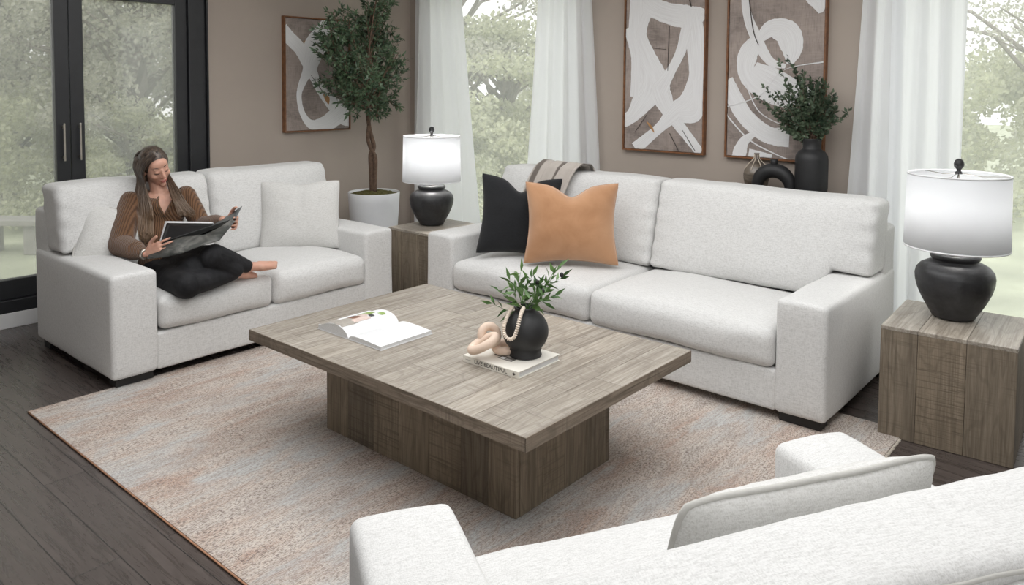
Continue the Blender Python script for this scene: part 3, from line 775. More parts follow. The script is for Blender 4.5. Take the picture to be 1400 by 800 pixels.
# arch vase
v = empty('vase', (-2.013, 4.945, .90), radians(8), label='black arch-shaped vase beside the tall black vase', cat='vase')
b = MB(); pts = []; rad = []
for i in range(29):
    a = pi*i/28; pts.append((.105*cos(a), 0, .085+.105*sin(a))); rad.append(.036+.012*sin(a))
pts = [(.112, 0, .004)]+pts+[(-.112, 0, .004)]; rad = [.036]+rad+[.036]
b.tube(pts, rad, 20); b.lathe([(.0, .21), (.026, .225), (.021, .245), (.026, .262), (.022, .262), (.015, .24), (0, .235)], n=24)
b.build('vase_body', M['black_ceramic'], v)
# smoky bottle vase
t = NT('smoky_glaze'); f = t.noise(t.coord(scale=(8, 8, 30)), 1, 3); t.set(t.ramp(f, [(.35, (.06, .045, .035)), (.6, (.17, .14, .11))]), .25, Specular_IOR_Level=.7); M['smoky'] = t.m
M['cream_line'] = plain('cream_glaze_line', (.62, .54, .44), .4, .1)
v = empty('vase', (-2.185, 5.07, .90), 0, label='smoky brown bottle vase with pale vertical lines behind the arch vase', cat='vase')
prof = [(0, 0), (.05, 0), (.056, .02), (.072, .06), (.083, .11), (.085, .14), (.078, .175), (.055, .21), (.028, .235), (.016, .25), (.015, .275), (.019, .285), (.016, .285), (.010, .28), (0, .25)]
MB().lathe(prof, n=40).build('vase_body', M['smoky'], v)
b = MB()
for k in range(7):
    a = 2*pi*k/7+.2; pr = [(r_+.0015, z_) for r_, z_ in prof[6:11]]; b.tube([(r_*cos(a), r_*sin(a), z_) for r_, z_ in pr], .0028, 6)
b.build('painted_lines', M['cream_line'], v)

# ------------------------------------------------------------------ tree in pot
tp = Vector((-5.40, 4.405, 0))
tr_ = empty('potted_tree', tp, 0, label='tall faux olive tree in a white pot in the corner', cat='potted plant')
MB().lathe([(0, .002), (.175, .002), (.185, .01), (.222, .60), (.226, .672), (.222, .678), (.212, .672), (.205, .60), (0, .60)], n=64).build('pot', M['white_ceramic'], tr_)
b = MB()
def ms(a, c):
    rr = .213*c; an = 2*pi*a; p = Vector((rr*cos(an), rr*sin(an), .0)); return Vector((p.x, p.y, .655+.035*(1-c*c)+.012*nz(p, 30)))
b.grid(ms, 60, 14); b.build('moss', M['moss'], tr_)
bs, bl_ = MB(), MB(); random.seed(5)
def tp_(px_, py_, dx=0): return atX(px_, py_, tp.x+dx)-tp
tb = tp_(510, 258)
trunk1 = [tp_(509, 262), tp_(508, 235), tp_(507, 212), tp_(511, 200), tp_(506, 180), tp_(503, 160), tp_(501, 140)]
trunk2 = [tp_(512, 262, .03), tp_(513, 235, .03), tp_(513, 215, .03), tp_(507, 203), tp_(503, 190), tp_(504, 172), tp_(506, 150)]
trunk1 = [Vector(p) for p in spline([tuple(p) for p in trunk1], 5)]; trunk2 = [Vector(p) for p in spline([tuple(p) for p in trunk2], 5)]
bs.tube(trunk1, [.024-.008*i/len(trunk1) for i in range(len(trunk1))], 10); bs.tube(trunk2, [.020-.006*i/len(trunk2) for i in range(len(trunk2))], 10)
T0 = tp_(502, 150)
blobs = [(455, 18, 14), (452, 40, 20), (462, 60, 26), (447, 72, 16), (470, 82, 26), (455, 105, 22), (470, 125, 26), (490, 115, 28), (492, 85, 28), (485, 45, 26), (508, 15, 20), (515, -5, 18), (512, 45, 24), (530, 40, 20), (518, 75, 28), (538, 85, 20), (545, 72, 14), (530, 105, 24), (515, 125, 26), (530, 138, 20), (500, 140, 22), (480, 142, 16), (525, 12, 16), (496, 20, 14), (440, 60, 10), (503, 60, 24), (474, 30, 16), (520, 150, 12), (498, 100, 26)]
for (x_, y_, rr) in blobs:
    dx = random.uniform(-.16, .22); c_ = tp_(x_, y_, dx); R_ = rr/145
    o_ = rv()*.06; q0 = Vector(T0) if y_ > 60 else Vector(tp_(500+ (x_-500)*.25, 110, dx*.3))
    pts = [q0.lerp(c_, k/8)+o_*sin(pi*k/8)+Vector((0, 0, -.03*sin(pi*k/8))) for k in range(9)]
    bs.tube(pts, [.009*(1-.6*k/8) for k in range(9)], 6)
    for k in range(max(6, rr*2//3)):
        d_ = rv(); e_ = c_+Vector((d_.x*R_, d_.y*R_, d_.z*R_*1.05)); s0 = pts[random.randint(4, 8)]
        sprig(bs, bl_, s0, e_, 20, .052, .018, .0025, .03, .8, .2)
bs.tube([Vector(T0), tp_(500, 110, .02), tp_(508, 60, .02), tp_(512, 10, .02)], .010, 8)
bs.build('trunk', M['bark'], tr_); bl_.build('foliage', M['leaf_olive'], tr_)

# ------------------------------------------------------------------ things on the coffee table
TZ = .4903
# closed book
bk = empty('hardcover_book', (-2.086, 2.430, TZ), radians(1), label='closed cream hardcover book under the round black vase', cat='book')
b = MB(); b.box(-.150, .150, -.135, .133, .0, .003); b.box(-.150, .150, -.135, .133, .0245, .0275); b.box(-.150, .150, -.138, -.134, 0, .0275)
b.build('cover', M['cover'], bk, bevel=.0008)
MB().box(-.145, .145, -.133, .128, .003, .0245).build('pages', M['pageedge'], bk)
def text(body, size, mat, parent, loc, rot, name, xs=1.0, ext=.0003):
    cu = bpy.data.curves.new(name, 'FONT'); cu.body = body; cu.size = size; cu.align_x = 'CENTER'; cu.align_y = 'CENTER'; cu.extrude = ext; cu.offset = size*.012
    tmp = bpy.data.objects.new('tmp', cu); COL.objects.link(tmp); dg = bpy.context.evaluated_depsgraph_get(); dg.update()
    me = bpy.data.meshes.new_from_object(tmp.evaluated_get(dg)); COL.objects.unlink(tmp); bpy.data.objects.remove(tmp)
    me.materials.clear(); me.materials.append(mat); o = bpy.data.objects.new(name, me); COL.objects.link(o); o.parent = parent; o.location = loc; o.rotation_euler = rot; o.scale = (xs, 1, 1); return o
text('LIVE BEAUTIFUL', 0.0225, M['ink'], bk, (.002, -.1384, .0138), (pi/2, 0, 0), 'spine_lettering', 1.10)
b = MB(); b.lathe([(0, 0), (.005, 0), (.005, .0006), (0, .0006)], n=16)
for k in range(5):
    a = pi*k/4; b.cap((.006*cos(a), .005*sin(a), .0003), .0016, (.004*cos(a), .0035*sin(a), .0003), .001, n=6)
b.build('spine_emblem', M['ink'], bk, (.125, -.1383, .0135), (pi/2, 0, 0))
b = MB(); b.box(-.135, -.105, -.1384, -.1382, .0125, .0142); b.build('spine_small_print', M['stage'], bk)
b = MB(); b.box(-.02, .055, -.07, -.035, .0276, .0279, 0); b.box(-.055, -.03, -.05, -.035, .0276, .0279, 0); b.box(-.012, .012, -.066, -.045, .0279, .0281, 1); b.box(.018, .048, -.065, -.052, .0279, .0281, 2)
b.build('cover_picture', [M['ink'], M['paper'], M['stage']], bk)
BZ = TZ+.0278
# round vase
vv = empty('vase', (-2.040, 2.462, BZ), 0, label='round black vase with olive sprigs standing on the book', cat='vase')
pr = [(0, 0), (.066, 0), (.069, .004), (.066, .012), (.064, .022), (.068, .030)]
for i in range(15):
    a = radians(-48+i*(48+58)/14); pr.append((.096*cos(a), .103+.092*sin(a)))
pr += [(.046, .184), (.045, .196), (.049, .204), (.046, .206), (.040, .204), (.039, .185), (0, .17)]
MB().lathe(pr, n=64).build('vase_body', M['black_ceramic'], vv)
bs, bl_ = MB(), MB(); random.seed(21)
vc = Vector((-2.040, 2.462, BZ)); D0 = 3.22
for (x_, y_, n_, dz) in ((674, 415, 9, -.02), (685, 400, 9, 0), (697, 384, 9, .02), (712, 372, 10, 0), (728, 378, 10, -.03), (735, 392, 12, .03), (753, 378, 10, 0), (763, 366, 12, .0), (768, 380, 9, .03), (745, 400, 12, -.05), (757, 405, 9, .02), (704, 398, 10, -.04), (722, 392, 10, .04), (742, 412, 10, -.03), (715, 405, 8, .03)):
    e_ = at(x_, y_, D0+dz)-vc; sprig(bs, bl_, Vector((random.uniform(-.02, .02), random.uniform(-.02, .02), .19)), e_, max(6, int(n_*.8)), .060, .0165, .0016, .02, .55, .3)
bs.build('stems', M['leaf_fresh'], vv); bl_.build('foliage', M['leaf_fresh'], vv)
b = MB()
for (x_, y_, dz) in ((768, 376, -.01), (735, 386, .0), (742, 398, -.03)):
    MB().ell(at(x_, y_, D0+dz)-vc, (.0085, .0085, .011), n=14).build('olive', M['black_ceramic'], vv)
# bead garland: loop hanging from the mouth of the vase down its near left side
g = empty('bead_garland', vc, 0, label='loop of pale wooden beads hanging over the round black vase', cat='beads')
loop = [(712, 419, .05), (706, 417, .05), (699, 423, .01), (693, 434, -.03), (689, 447, -.06), (690, 458, -.08), (696, 464, -.085), (703, 461, -.09), (707, 450, -.095), (710, 438, -.09), (713, 427, -.06), (716, 421, -.02)]
P = spline([tuple(at(x_, y_, 3.225+dz)-vc) for x_, y_, dz in loop], 12); b = MB(); acc = 0; last = Vector(P[0]); prev = Vector(P[0])
def onvase(p):
    p = Vector(p); c_ = Vector((0, 0, .103)); d_ = p-c_
    if p.z < .186:
        m_ = sqrt((d_.x/.096)**2+(d_.y/.096)**2+(d_.z/.092)**2); k_ = 1+.0085/.094
        if m_ < k_: p = c_+d_*(k_/m_)
    return p
beads = []
for p in P:
    p = onvase(p)
    if not beads or (p-beads[-1][0]).length >= .0066:
        beads.append((p, (p-prev) if (p-prev).length > 1e-6 else Vector((0, 0, 1)))); 
    prev = p
for p, d_ in beads[:90]:
    R_ = d_.to_track_quat('Z', 'Y').to_matrix(); o = MB().ell((0, 0, 0), (.0085, .0085, .0040), R_, n=12).build('bead', M['bead'], g, p)
b.tube([q for q, _ in beads], .0015, 5); b.build('string', M['bead'], g)
# wooden knot (two linked chunky chain links)
kn = empty('wooden_chain_ornament', (-2.205, 2.452, BZ), 0, label='chunky pale wooden chain links on the book beside the vase', cat='ornament')
r_ax = Vector((RT.x, RT.y, 0)).normalized(); a_ax = Vector((FW.x, FW.y, 0)).normalized(); Z = Vector((0, 0, 1))
LK = [(at(661, 467, 3.20), r_ax*.86+Z*.48-a_ax*.1, a_ax*.98+Z*.12-r_ax*.1, .056, .030, .0185), (at(669, 456, 3.245), Z*.9-r_ax*.35, r_ax*.9+Z*.3+a_ax*.35, .038, .034, .0175), (at(689, 472, 3.27), r_ax*.95+a_ax*.1, a_ax*.8+Z*.25, .036, .030, .0175)]
LP = []
for c, A_, B_, ra, rb, rr in LK:
    A_ = A_.normalized(); B_ = (B_-A_*B_.dot(A_)).normalized(); pts = [c-kn.location+A_*ra*cos(2*pi*i/40)+B_*rb*sin(2*pi*i/40) for i in range(40)]
    dz = rr+.0005-min(p.z for p in pts)
    LP.append((pts, rr, dz))
dmin = max(l[2] for l in LP)
for pts, rr, dz in LP: MB().tube([p+Vector((0, 0, min(0, dmin))) for p in pts], rr, 16, closed=True).build('chain_link', M['knotwood'], kn)
# open book / magazine
ob = empty('open_book', (-2.812, 2.145, TZ), radians(0), label='open magazine with a photo page lying on the coffee table', cat='book')
Lw, Hh = .225, .300
def page(sg, th, lift):
    def fn(a, c):
        x = sg*Lw*a; z = th*(sqrt(max(0, 1-(1-min(1, a*4))**2)))*(1-.25*a) + lift*sin(pi*min(1, a*1.1))*.5
        return Vector((x, Hh*c, z+.003))
    return fn
b = MB(); b.box(-Lw-.005, Lw+.005, -.003, Hh+.003, 0, .0022); b.build('cover', M['pageedge'], ob)
for sg, th, lf_ in ((-1, .024, .048), (1, .018, .006)):
    fn = page(sg, th, lf_); b = MB(); nu, nv = 20, 8
    b.grid(fn, nu, nv, 0)
    if sg < 0: b.f = [q[::-1] for q in b.f]
    for c in (0, 1):
        b.grid(lambda a, k, c=c: Vector((fn(a, c).x, Hh*c, .0022+(fn(a, c).z-.0022)*k)), nu, 3, 1)
    b.grid(lambda a, k: Vector((sg*Lw, Hh*a, .0022+(fn(1, 0).z-.0022)*k)), 4, 3, 1)
    o = b.build('page_block', [M['paper'], M['pageedge']], ob)
    if sg < 0:
        cols = {'photo_brown': (.22, .11, .07), 'photo_green': (.25, .36, .10), 'photo_taupe': (.36, .33, .29), 'photo_dark': (.05, .05, .055), 'photo_blush': (.62, .50, .45)}
        pm = {k: plain(k, c, .5, .15, 40) for k, c in cols.items()}
        b = MB(); reg = [('photo_taupe', .22, .99, .01, .34), ('photo_brown', .38, .70, .27, .52), ('photo_blush', .25, .42, .28, .60), ('photo_dark', .62, .80, .42, .52), ('photo_blush', .42, .60, .50, .66), ('photo_green', .45, .82, .60, .80), ('photo_dark', .30, .45, .62, .70), ('photo_green', .25, .40, .80, .90)]
        ks = list(pm)
        for k_, a0, a1, c0, c1 in reg:
            g_ = MB(); g_.grid(lambda a, c: fn(a0+(a1-a0)*a+.02*nz((a*3, c*3, a0), 2), c0+(c1-c0)*c+.03*nz((a*3, c*3, c0), 2))+Vector((0, 0, .0008+.0002*ks.index(k_))), 8, 6)
            b.add(g_.v, [q[::-1] for q in g_.f], ks.index(k_))
        b.build('photo_print', list(pm.values()), ob)
    else:
        b = MB()
        for (a0, a1, c0, c1) in [(.12, .42, .12+.035*i, .126+.035*i) for i in range(12)] + [(.50, .80, .40+.035*i, .406+.035*i) for i in range(6)]:
            b.grid(lambda a, c: fn(a0+(a1-a0)*a, c0+(c1-c0)*c)+Vector((0, 0, .0006)), 6, 1)
        b.build('text_lines', plain('pale_print', (.66, .66, .66), .6, .05), ob)
ob.rotation_euler = (0, 0, 0)

# ------------------------------------------------------------------ the woman on the loveseat
def fused(name, mb, mat, parent, voxel=.005, smooth=4, fac=.5):
    o = mb.build(name, mat, None)
    r = o.modifiers.new('r', 'REMESH'); r.mode = 'VOXEL'; r.voxel_size = voxel; r.use_smooth_shade = True
    s_ = o.modifiers.new('s', 'SMOOTH'); s_.iterations = smooth; s_.factor = fac
    dg = bpy.context.evaluated_depsgraph_get(); dg.update()
    me = bpy.data.meshes.new_from_object(o.evaluated_get(dg)); me.name = name
    COL.objects.unlink(o); old = o.data; bpy.data.objects.remove(o); bpy.data.meshes.remove(old)
    me.materials.clear(); me.materials.append(mat)
    o = bpy.data.objects.new(name, me); COL.objects.link(o); o.parent = parent; return o
wo = Vector((-4.75, 2.2, .47))
pe = empty('person', wo, 0, label='woman in brown cardigan reading a magazine on the loveseat', cat='person')
def J(x_, y_, D): return at(x_, y_, D)-wo
r_ax = Vector((RT.x, RT.y, 0)).normalized(); a_ax = Vector((FW.x, FW.y, 0)).normalized(); Z = Vector((0, 0, 1))
def cv(r_, a_, z_): return r_ax*r_+a_ax*a_+Z*z_
pel = J(222, 362, 4.86); che = J(214, 296, 4.93); nb = J(218, 263, 4.93); hd = J(213, 229, 4.88)
shR = J(178, 276, 4.86); shL = J(254, 268, 4.97); elR = J(165, 335, 4.66); wrR = J(197, 347, 4.50)
elL = J(276, 309, 4.92); wrL = J(306, 301, 4.66)
hipR = J(212, 374, 4.80); hipL = J(236, 360, 4.88)
knR = J(256, 390, 4.36); anR = J(322, 373, 4.60); knL = J(293, 350, 4.50); anL = J(340, 365, 4.66); toeL = J(380, 362, 4.80)
toeR = J(350, 376, 4.78)
# head frame
Sx = cv(.66, .68, .28).normalized(); Fy = cv(.74, -.62, -.34); Fy = (Fy-Sx*Fy.dot(Sx)).normalized(); Uz = Fy.cross(Sx).normalized()
HR = Matrix((-Sx, Fy, Uz)).transposed()
def h(x_, y_, z_): return hd+HR @ Vector((-x_, y_, z_))
bd = MB()
# skull, face, jaw
bd.ell(h(0, -.012, .028), (.074, .092, .084), HR, 28); bd.ell(h(0, .022, -.008), (.064, .066, .092), HR, 28)
bd.ell(h(0, .034, -.062), (.044, .042, .040), HR, 20); bd.ell(h(0, .068, -.090), (.020, .018, .016), HR, 16)
bd.ell(h(0, .050, .045), (.055, .034, .040), HR, 18)
for s in (-1, 1):
    bd.ell(h(s*.036, .056, -.022), (.025, .024, .022), HR, 14)      # cheeks
    bd.ell(h(s*.028, .072, .030), (.022, .009, .010), HR, 12)      # brow
    bd.ell(h(s*.030, .070, .010), (.015, .015, .013), HR, 12)      # eyelid
    bd.ell(h(s*.072, -.010, -.010), (.008, .018, .028), HR, 12)    # ear
bd.cap(h(0, .085, .018), .008, h(0, .106, -.020), .0105, 10); bd.ell(h(.009, .094, -.025), (.009, .009, .007), HR, 10); bd.ell(h(-.009, .094, -.025), (.009, .009, .007), HR, 10)
bd.ell(h(0, .083, -.052), (.022, .012, .007), HR, 12); bd.ell(h(0, .081, -.062), (.019, .012, .007), HR, 12)
bd.cap(h(0, -.02, -.06), .050, nb, .052); bd.cap(nb, .055, che+Z*.02, .075)
# torso, arms, legs under the clothes
bd.ell(che, (.150, .108, .165), Matrix((r_ax, -a_ax, Z)).transposed(), 24); bd.cap(che, .11, pel, .12); bd.cap(shR, .048, shL, .048)
bd.cap(shR, .046, elR, .038); bd.cap(elR, .038, wrR, .024); bd.cap(shL, .046, elL, .038); bd.cap(elL, .038, wrL, .024)
bd.cap(hipR, .085, knR, .052); bd.cap(knR, .052, anR, .034); bd.cap(hipL, .085, knL, .052); bd.cap(knL, .052, anL, .034)
# feet
def foot(an, toe, up):
    d = (toe-an); L = d.length; d.normalize(); sd_ = d.cross(up).normalized()
    bd.ell(an-d*.015-up*.008, (.030, .030, .030), None, 14)
    bd.cap(an, .030, an+d*L*.55-up*.004, .026); bd.cap(an+d*L*.35+sd_*.012, .026, toe-d*.035+sd_*.014, .018); bd.cap(an+d*L*.35-sd_*.014, .024, toe-d*.03-sd_*.018, .016)
    for k in range(5):
        o_ = sd_*(-.028+.014*k); l_ = (.0, -.006, -.012, -.02, -.03)[k]; r_ = (.0115, .0085, .008, .0075, .007)[k]
        bd.cap(toe-d*.045+o_, r_+.002, toe+d*l_+o_*1.05-up*.004, r_, 8)
foot(anL+ (toeL-anL)*.05, toeL, cv(-.1, -.55, .8).normalized()); foot(anR, toeR, cv(0, -.5, .85).normalized())
# hands
def hand(wr, fdir, pn, thumb_dir, curls, side, sp=1):
    """fdir finger direction, pn palm normal (fingers curl toward it), side = direction from little finger to index"""
    fdir = fdir.normalized(); side = (side-fdir*side.dot(fdir)).normalized(); pn = fdir.cross(side).normalized()*(1 if fdir.cross(side).dot(pn) > 0 else -1)
    k0 = wr+fdir*.085
    for o_, r_ in ((-.028, .0135), (-.010, .0150), (.010, .0150), (.027, .0145)):
        bd.cap(wr+side*o_*.55+fdir*.008, .0165, k0+side*o_, r_, 12)
    Ls = (.060, .074, .080, .072); offs = (-.031, -.011, .010, .030)
    for i in range(4):
        p = k0+side*offs[i]; d = (fdir+side*(i-1.5)*.06*sp).normalized(); c = curls[i]; L = Ls[i]; rr = (.0072, .0080, .0084, .0082)[i]
        for fr_, k in ((.45, .35), (.30, .75), (.25, .6)):
            ang = c*k; d = (d*cos(ang)+pn*sin(ang)).normalized(); q = p+d*L*fr_; bd.cap(p, rr, q, rr*.92, 8); p = q; rr *= .92
    t0 = wr+side*.022+fdir*.022; t1 = t0+(side*.6+fdir*.7+thumb_dir*.5).normalized()*.042; t2 = t1+(side*.15+fdir*.9+thumb_dir*.6).normalized()*.034; t3 = t2+(fdir+thumb_dir*.5).normalized()*.024
    bd.cap(t0, .016, t1, .0115, 10); bd.cap(t1, .0115, t2, .0098, 10); bd.cap(t2, .0098, t3, .0085, 10)
# right hand: comes in from the left, fingers point up-right, gripping the magazine's lower left edge
hand(wrR+(cv(1, 0, .25))*.02, cv(.90, -.18, .36), cv(.1, .9, .2), cv(0, -.5, .5), (.35, .40, .42, .5), cv(-.35, .1, .9))
# left hand: at the right edge
hand(wrL+cv(.02, 0, 0), cv(.75, -.55, -.05), cv(-.6, -.5, -.2), cv(-.5, .2, .6), (1.5, 1.5, 1.4, 1.2), cv(.1, .1, .95))
body = fused('body', bd, M['skin'], pe, .0045, 3)

# face details
def arc(pts, r_, name, mat, n=6):
    MB().tube(pts, r_, n).build(name, mat, pe)
def onface(x_, z_, y0=.12):
    """front-most point of the face near (x, z) found by ray casting on the body mesh"""
    o_ = h(x_, y0+.05, z_); ok, loc_, nr, ix = body.ray_cast(o_, -Fy); return (loc_ if ok else h(x_, .09, z_))+Fy*.0006
for s in (-1, 1):
    P = [onface(s*(.016+.030*k/6), .032+.006*sin(pi*k/6*.8)+.002) for k in range(7)]; MB().tube(P, [.0013, .002, .0024, .0024, .002, .0015, .001], 6).build('eyebrow', M['dark'], pe)
    P = [onface(s*(.016+.028*k/6), .004-.0055*sin(pi*k/6)) for k in range(7)]; MB().tube(P, [.001, .0017, .0022, .0024, .0024, .0022, .0015], 6).build('eyelashes', M['dark'], pe)
b = MB(); P = [onface(-.021+.042*k/8, -.053+.0025*abs(k-4)/4+ (.001 if k != 4 else 0)) for k in range(9)]; b.tube(P, [.001, .0025, .0033, .0036, .003, .0036, .0033, .0025, .001], 8)
P = [onface(-.018+.036*k/8, -.061+.004*abs(k-4)/4) for k in range(9)]; b.tube(P, [.001, .0026, .0036, .0042, .0044, .0042, .0036, .0026, .001], 8); b.build('lips', M['lip'], pe)
b = MB(); b.ell(h(-.076, -.006, -.046), (.004, .004, .013), HR, 10); b.build('earring', M['bead'], pe)

# hair
t = NT('brown_hair'); sp_ = t.new('ShaderNodeSeparateXYZ'); t.lk(t.coord(), sp_.inputs[0]); f = t.noise(t.coord(scale=(90, 90, 12)), 1, 3)
hi = t.ramp(t.math('MULTIPLY', t.math('SUBTRACT', .62, sp_.outputs[2]), 2.6, True), [(0, (.028, .019, .015)), (.35, (.075, .045, .028)), (1, (.27, .175, .105))])
t.set(t.mix(t.math('MULTIPLY', t.ramp(f, [(.4, (0,0,0)), (.65, (1,1,1))]), .55), hi, (.20, .145, .105)), .38, Specular_IOR_Level=.6); M['hair'] = t.m
hb = MB(); random.seed(4)
part = h(.012, .045, .105)
def scalp(u, v, k=1.0):   # u around from front parting to the back, v = side angle
    return None
def strand(p, r_): hb.tube(p, r_, 6)
# cap covering crown and back
cp = MB()
cp.ell(h(0, -.028, .036), (.084, .098, .097), HR, 40)
capo = cp.build('hair_cap', M['hair'], pe)
capo.name = 'hair'
locksL = [(190, 265), (196, 290), (202, 312), (204, 330)]
for i in range(150):
    s = i/69; side = -1
    ang = random.uniform(-.5, 1.0)          # front .. back
    y_ = .055-.15*(ang+.5)/1.5; rt = h(-.010, y_+.010, .118-.10*max(0, (ang-.3)))
    m1 = h(-.060-random.uniform(0, .012), y_*.9+.0, .085-.02*abs(ang)); m2 = h(-.088-random.uniform(0, .010), y_*.8-.012, .01); m3 = h(-.092, y_*.7-.015, -.07)
    e_x = random.uniform(0, 1)
    d1 = J(183+25*e_x, 285+random.uniform(-5, 5), 4.86-.08*e_x-.03*random.random()); w1_ = random.uniform(-2, 2); d2 = J(186+22*e_x+w1_, 303, 4.78-.02*e_x); d3 = J(190+17*e_x+w1_*1.5, 318+17*random.random()**.7*(1-abs(e_x-.6)), 4.76-.02*e_x)
    P = spline([tuple(q) for q in (rt, m1, m2, m3, d1, d2, d3)], 5); n_ = len(P)
    strand(P, [.0058*(1-.75*(k/n_)**3) for k in range(n_)])
for i in range(100):
    ang = random.uniform(-.2, 1.0); y_ = .055-.15*(ang+.5)/1.5; rt = h(.008, y_, .118-.10*max(0, ang-.3))
    m1 = h(.060, y_*.9-.01, .09-.02*abs(ang)); m2 = h(.084, y_*.8-.03, .02); m3 = h(.080, y_*.6-.045, -.06)
    e_x = random.uniform(0, 1)
    d1 = J(232+14*e_x, 265+random.uniform(-4, 4), 4.86-.02*e_x); d2 = J(237+18*e_x, 277, 4.80); d3 = J(243+25*e_x, 289+8*random.random(), 4.78)
    P = spline([tuple(q) for q in (rt, m1, m2, m3, d1, d2, d3)], 5); n_ = len(P)
    strand(P, [.0052*(1-.75*(k/n_)**3) for k in range(n_)])
for i in range(30):
    a = i/29; x_ = -.07+.14*a; P = spline([tuple(h(x_*.3, -.02, .122)), tuple(h(x_*.8, -.08, .095)), tuple(h(x_*1.05, -.112, .03)), tuple(h(x_*1.05, -.105, -.06)), tuple(h(x_*1.1, -.09, -.15))], 5)
    strand(P, [.008]*len(P))
hb.build('long_hair', M['hair'], pe)

# cardigan (brown rib knit)
t = NT('brown_rib_knit'); 
w1 = t.new('ShaderNodeTexWave', wave_type='BANDS', bands_direction='DIAGONAL'); w1.inputs['Scale'].default_value = 44; w1.inputs['Distortion'].default_value = 1.2; w1.inputs['Detail'].default_value = 2; w1.inputs['Detail Scale'].default_value = 1.5
t.lk(t.coord(scale=(1.2, .6, .4)), w1.inputs['Vector'])
t.set(t.ramp(w1.outputs['Fac'], [(.0, (.085, .043, .023)), (.8, (.175, .092, .048))]), .9, Sheen_Weight=.3, Specular_IOR_Level=.15); t.bump(w1.outputs['Fac'], .7, .006); M['knit'] = t.m
sw = MB()
sw_extra = [(che+Z*.055-a_ax*.005, (.135, .118, .085))]
Rt = Matrix((r_ax, -a_ax, Z)).transposed()    # torso frame
sw.ell(che+Z*(-.01), (.165, .118, .16), Rt, 28); sw.cap(che-Z*.05, .135, pel+Z*.04, .145); sw.ell(pel+Z*.02, (.165, .13, .09), Rt, 24)
sw.cap(shR, .068, che+r_ax*-.05, .11); sw.cap(shL, .066, che+r_ax*.05, .11); sw.cap(nb-Z*.035+a_ax*.02, .066, che, .12); sw.cap(nb-r_ax*.075-Z*.028-a_ax*.02, .050, che-r_ax*.06-a_ax*.02+Z*.03, .09); sw.cap(nb+r_ax*.070-Z*.02-a_ax*.01, .048, che+r_ax*.06-a_ax*.02+Z*.03, .09)
sw.cap(shR, .066, shR.lerp(elR, .5), .074); sw.cap(shR.lerp(elR, .5), .074, elR, .070); sw.cap(elR, .068, elR.lerp(wrR, .6), .060); sw.cap(elR.lerp(wrR, .6), .058, wrR-(wrR-elR).normalized()*.015, .034)
sw.cap(shL, .064, shL.lerp(elL, .5), .064); sw.cap(shL.lerp(elL, .5), .064, elL, .058); sw.cap(elL, .056, elL.lerp(wrL, .65), .048); sw.cap(elL.lerp(wrL, .65), .046, wrL-(wrL-elL).normalized()*.03, .030)
for c_, r_ in sw_extra: sw.ell(c_, r_, Rt, 24)
swo = fused('cardigan', sw, M['knit'], pe, .007, 5)
# open V neck: push knit behind the skin in a V on the chest
import bmesh
ck = J(226, 262, 4.86)
def vneck(z_):
    t_ = (z_+.148)/.185; return (.010-.098*t_, .010+.062*t_)
bands = []
for s_ in (0, 1):
    pts = []
    for k in range(13):
        z_ = -.150+.185*k/12; o_ = ck+r_ax*vneck(z_)[s_]+Z*z_; ok, lc, nr, ix = swo.ray_cast(o_-a_ax*.4, a_ax)
        if ok and (not pts or (lc-pts[-1]).length < .05): pts.append(lc-a_ax*.001)
    bands.append(pts)
bm_ = bmesh.new(); bm_.from_mesh(swo.data); kill = []
for vtx in bm_.verts:
    q = vtx.co-ck; rr_ = q.dot(r_ax); lo_, hi_ = vneck(q.z)
    if -.148 < q.z < .06 and (vtx.co-che).dot(-a_ax) > -.02 and lo_ < rr_ < hi_: kill.append(vtx)
bmesh.ops.delete(bm_, geom=kill, context='VERTS'); bm_.to_mesh(swo.data); bm_.free()
for pts in bands: MB().tube(pts, .0085, 8, sq=.6).build('neckband', M['knit'], pe)

# trousers
t = NT('black_denim'); f = t.noise(t.coord(scale=(6, 6, 6)), 1, 4, .6, 1.5); t.set(t.ramp(f, [(.35, (.006, .006, .007)), (.7, (.020, .020, .022))]), .75, Specular_IOR_Level=.3); t.bump(f, .35, .02); M['denim'] = t.m
tr2 = MB(); tr2.ell(pel-Z*.03, (.165, .13, .11), Rt, 24)
tr2.cap(hipR, .102, hipR.lerp(knR, .55), .096); tr2.cap(hipR.lerp(knR, .5), .096, knR, .078); tr2.cap(knR, .068, knR.lerp(anR, .4), .062); tr2.cap(knR.lerp(anR, .4), .062, anR-(anR-knR).normalized()*.02, .042)
tr2.cap(hipL, .098, hipL.lerp(knL, .55), .086); tr2.cap(hipL.lerp(knL, .5), .086, knL, .066); tr2.cap(J(236, 366, 4.80), .10, J(268, 368, 4.50), .088); tr2.cap(J(290, 352, 4.50), .074, J(320, 368, 4.58), .055); tr2.cap(knL, .070, knL.lerp(anL, .45), .060); tr2.cap(knL.lerp(anL, .45), .060, anL-(anL-knL).normalized()*.018, .041)
fused('trousers', tr2, M['denim'], pe, .007, 4)
b = MB(); wd_ = (wrR-elR).normalized(); o1 = wd_.orthogonal().normalized(); o2 = wd_.cross(o1)
b.tube([wrR+wd_*.012+(o1*cos(2*pi*k/24)+o2*sin(2*pi*k/24))*.0255 for k in range(24)], .006, 6, closed=True, sq=1.5); b.build('wristwatch', M['steel'], pe)
b = MB(); b.lathe([(.0085, -.002), (.0100, -.002), (.0100, .002), (.0085, .002)], n=16, closed=True)
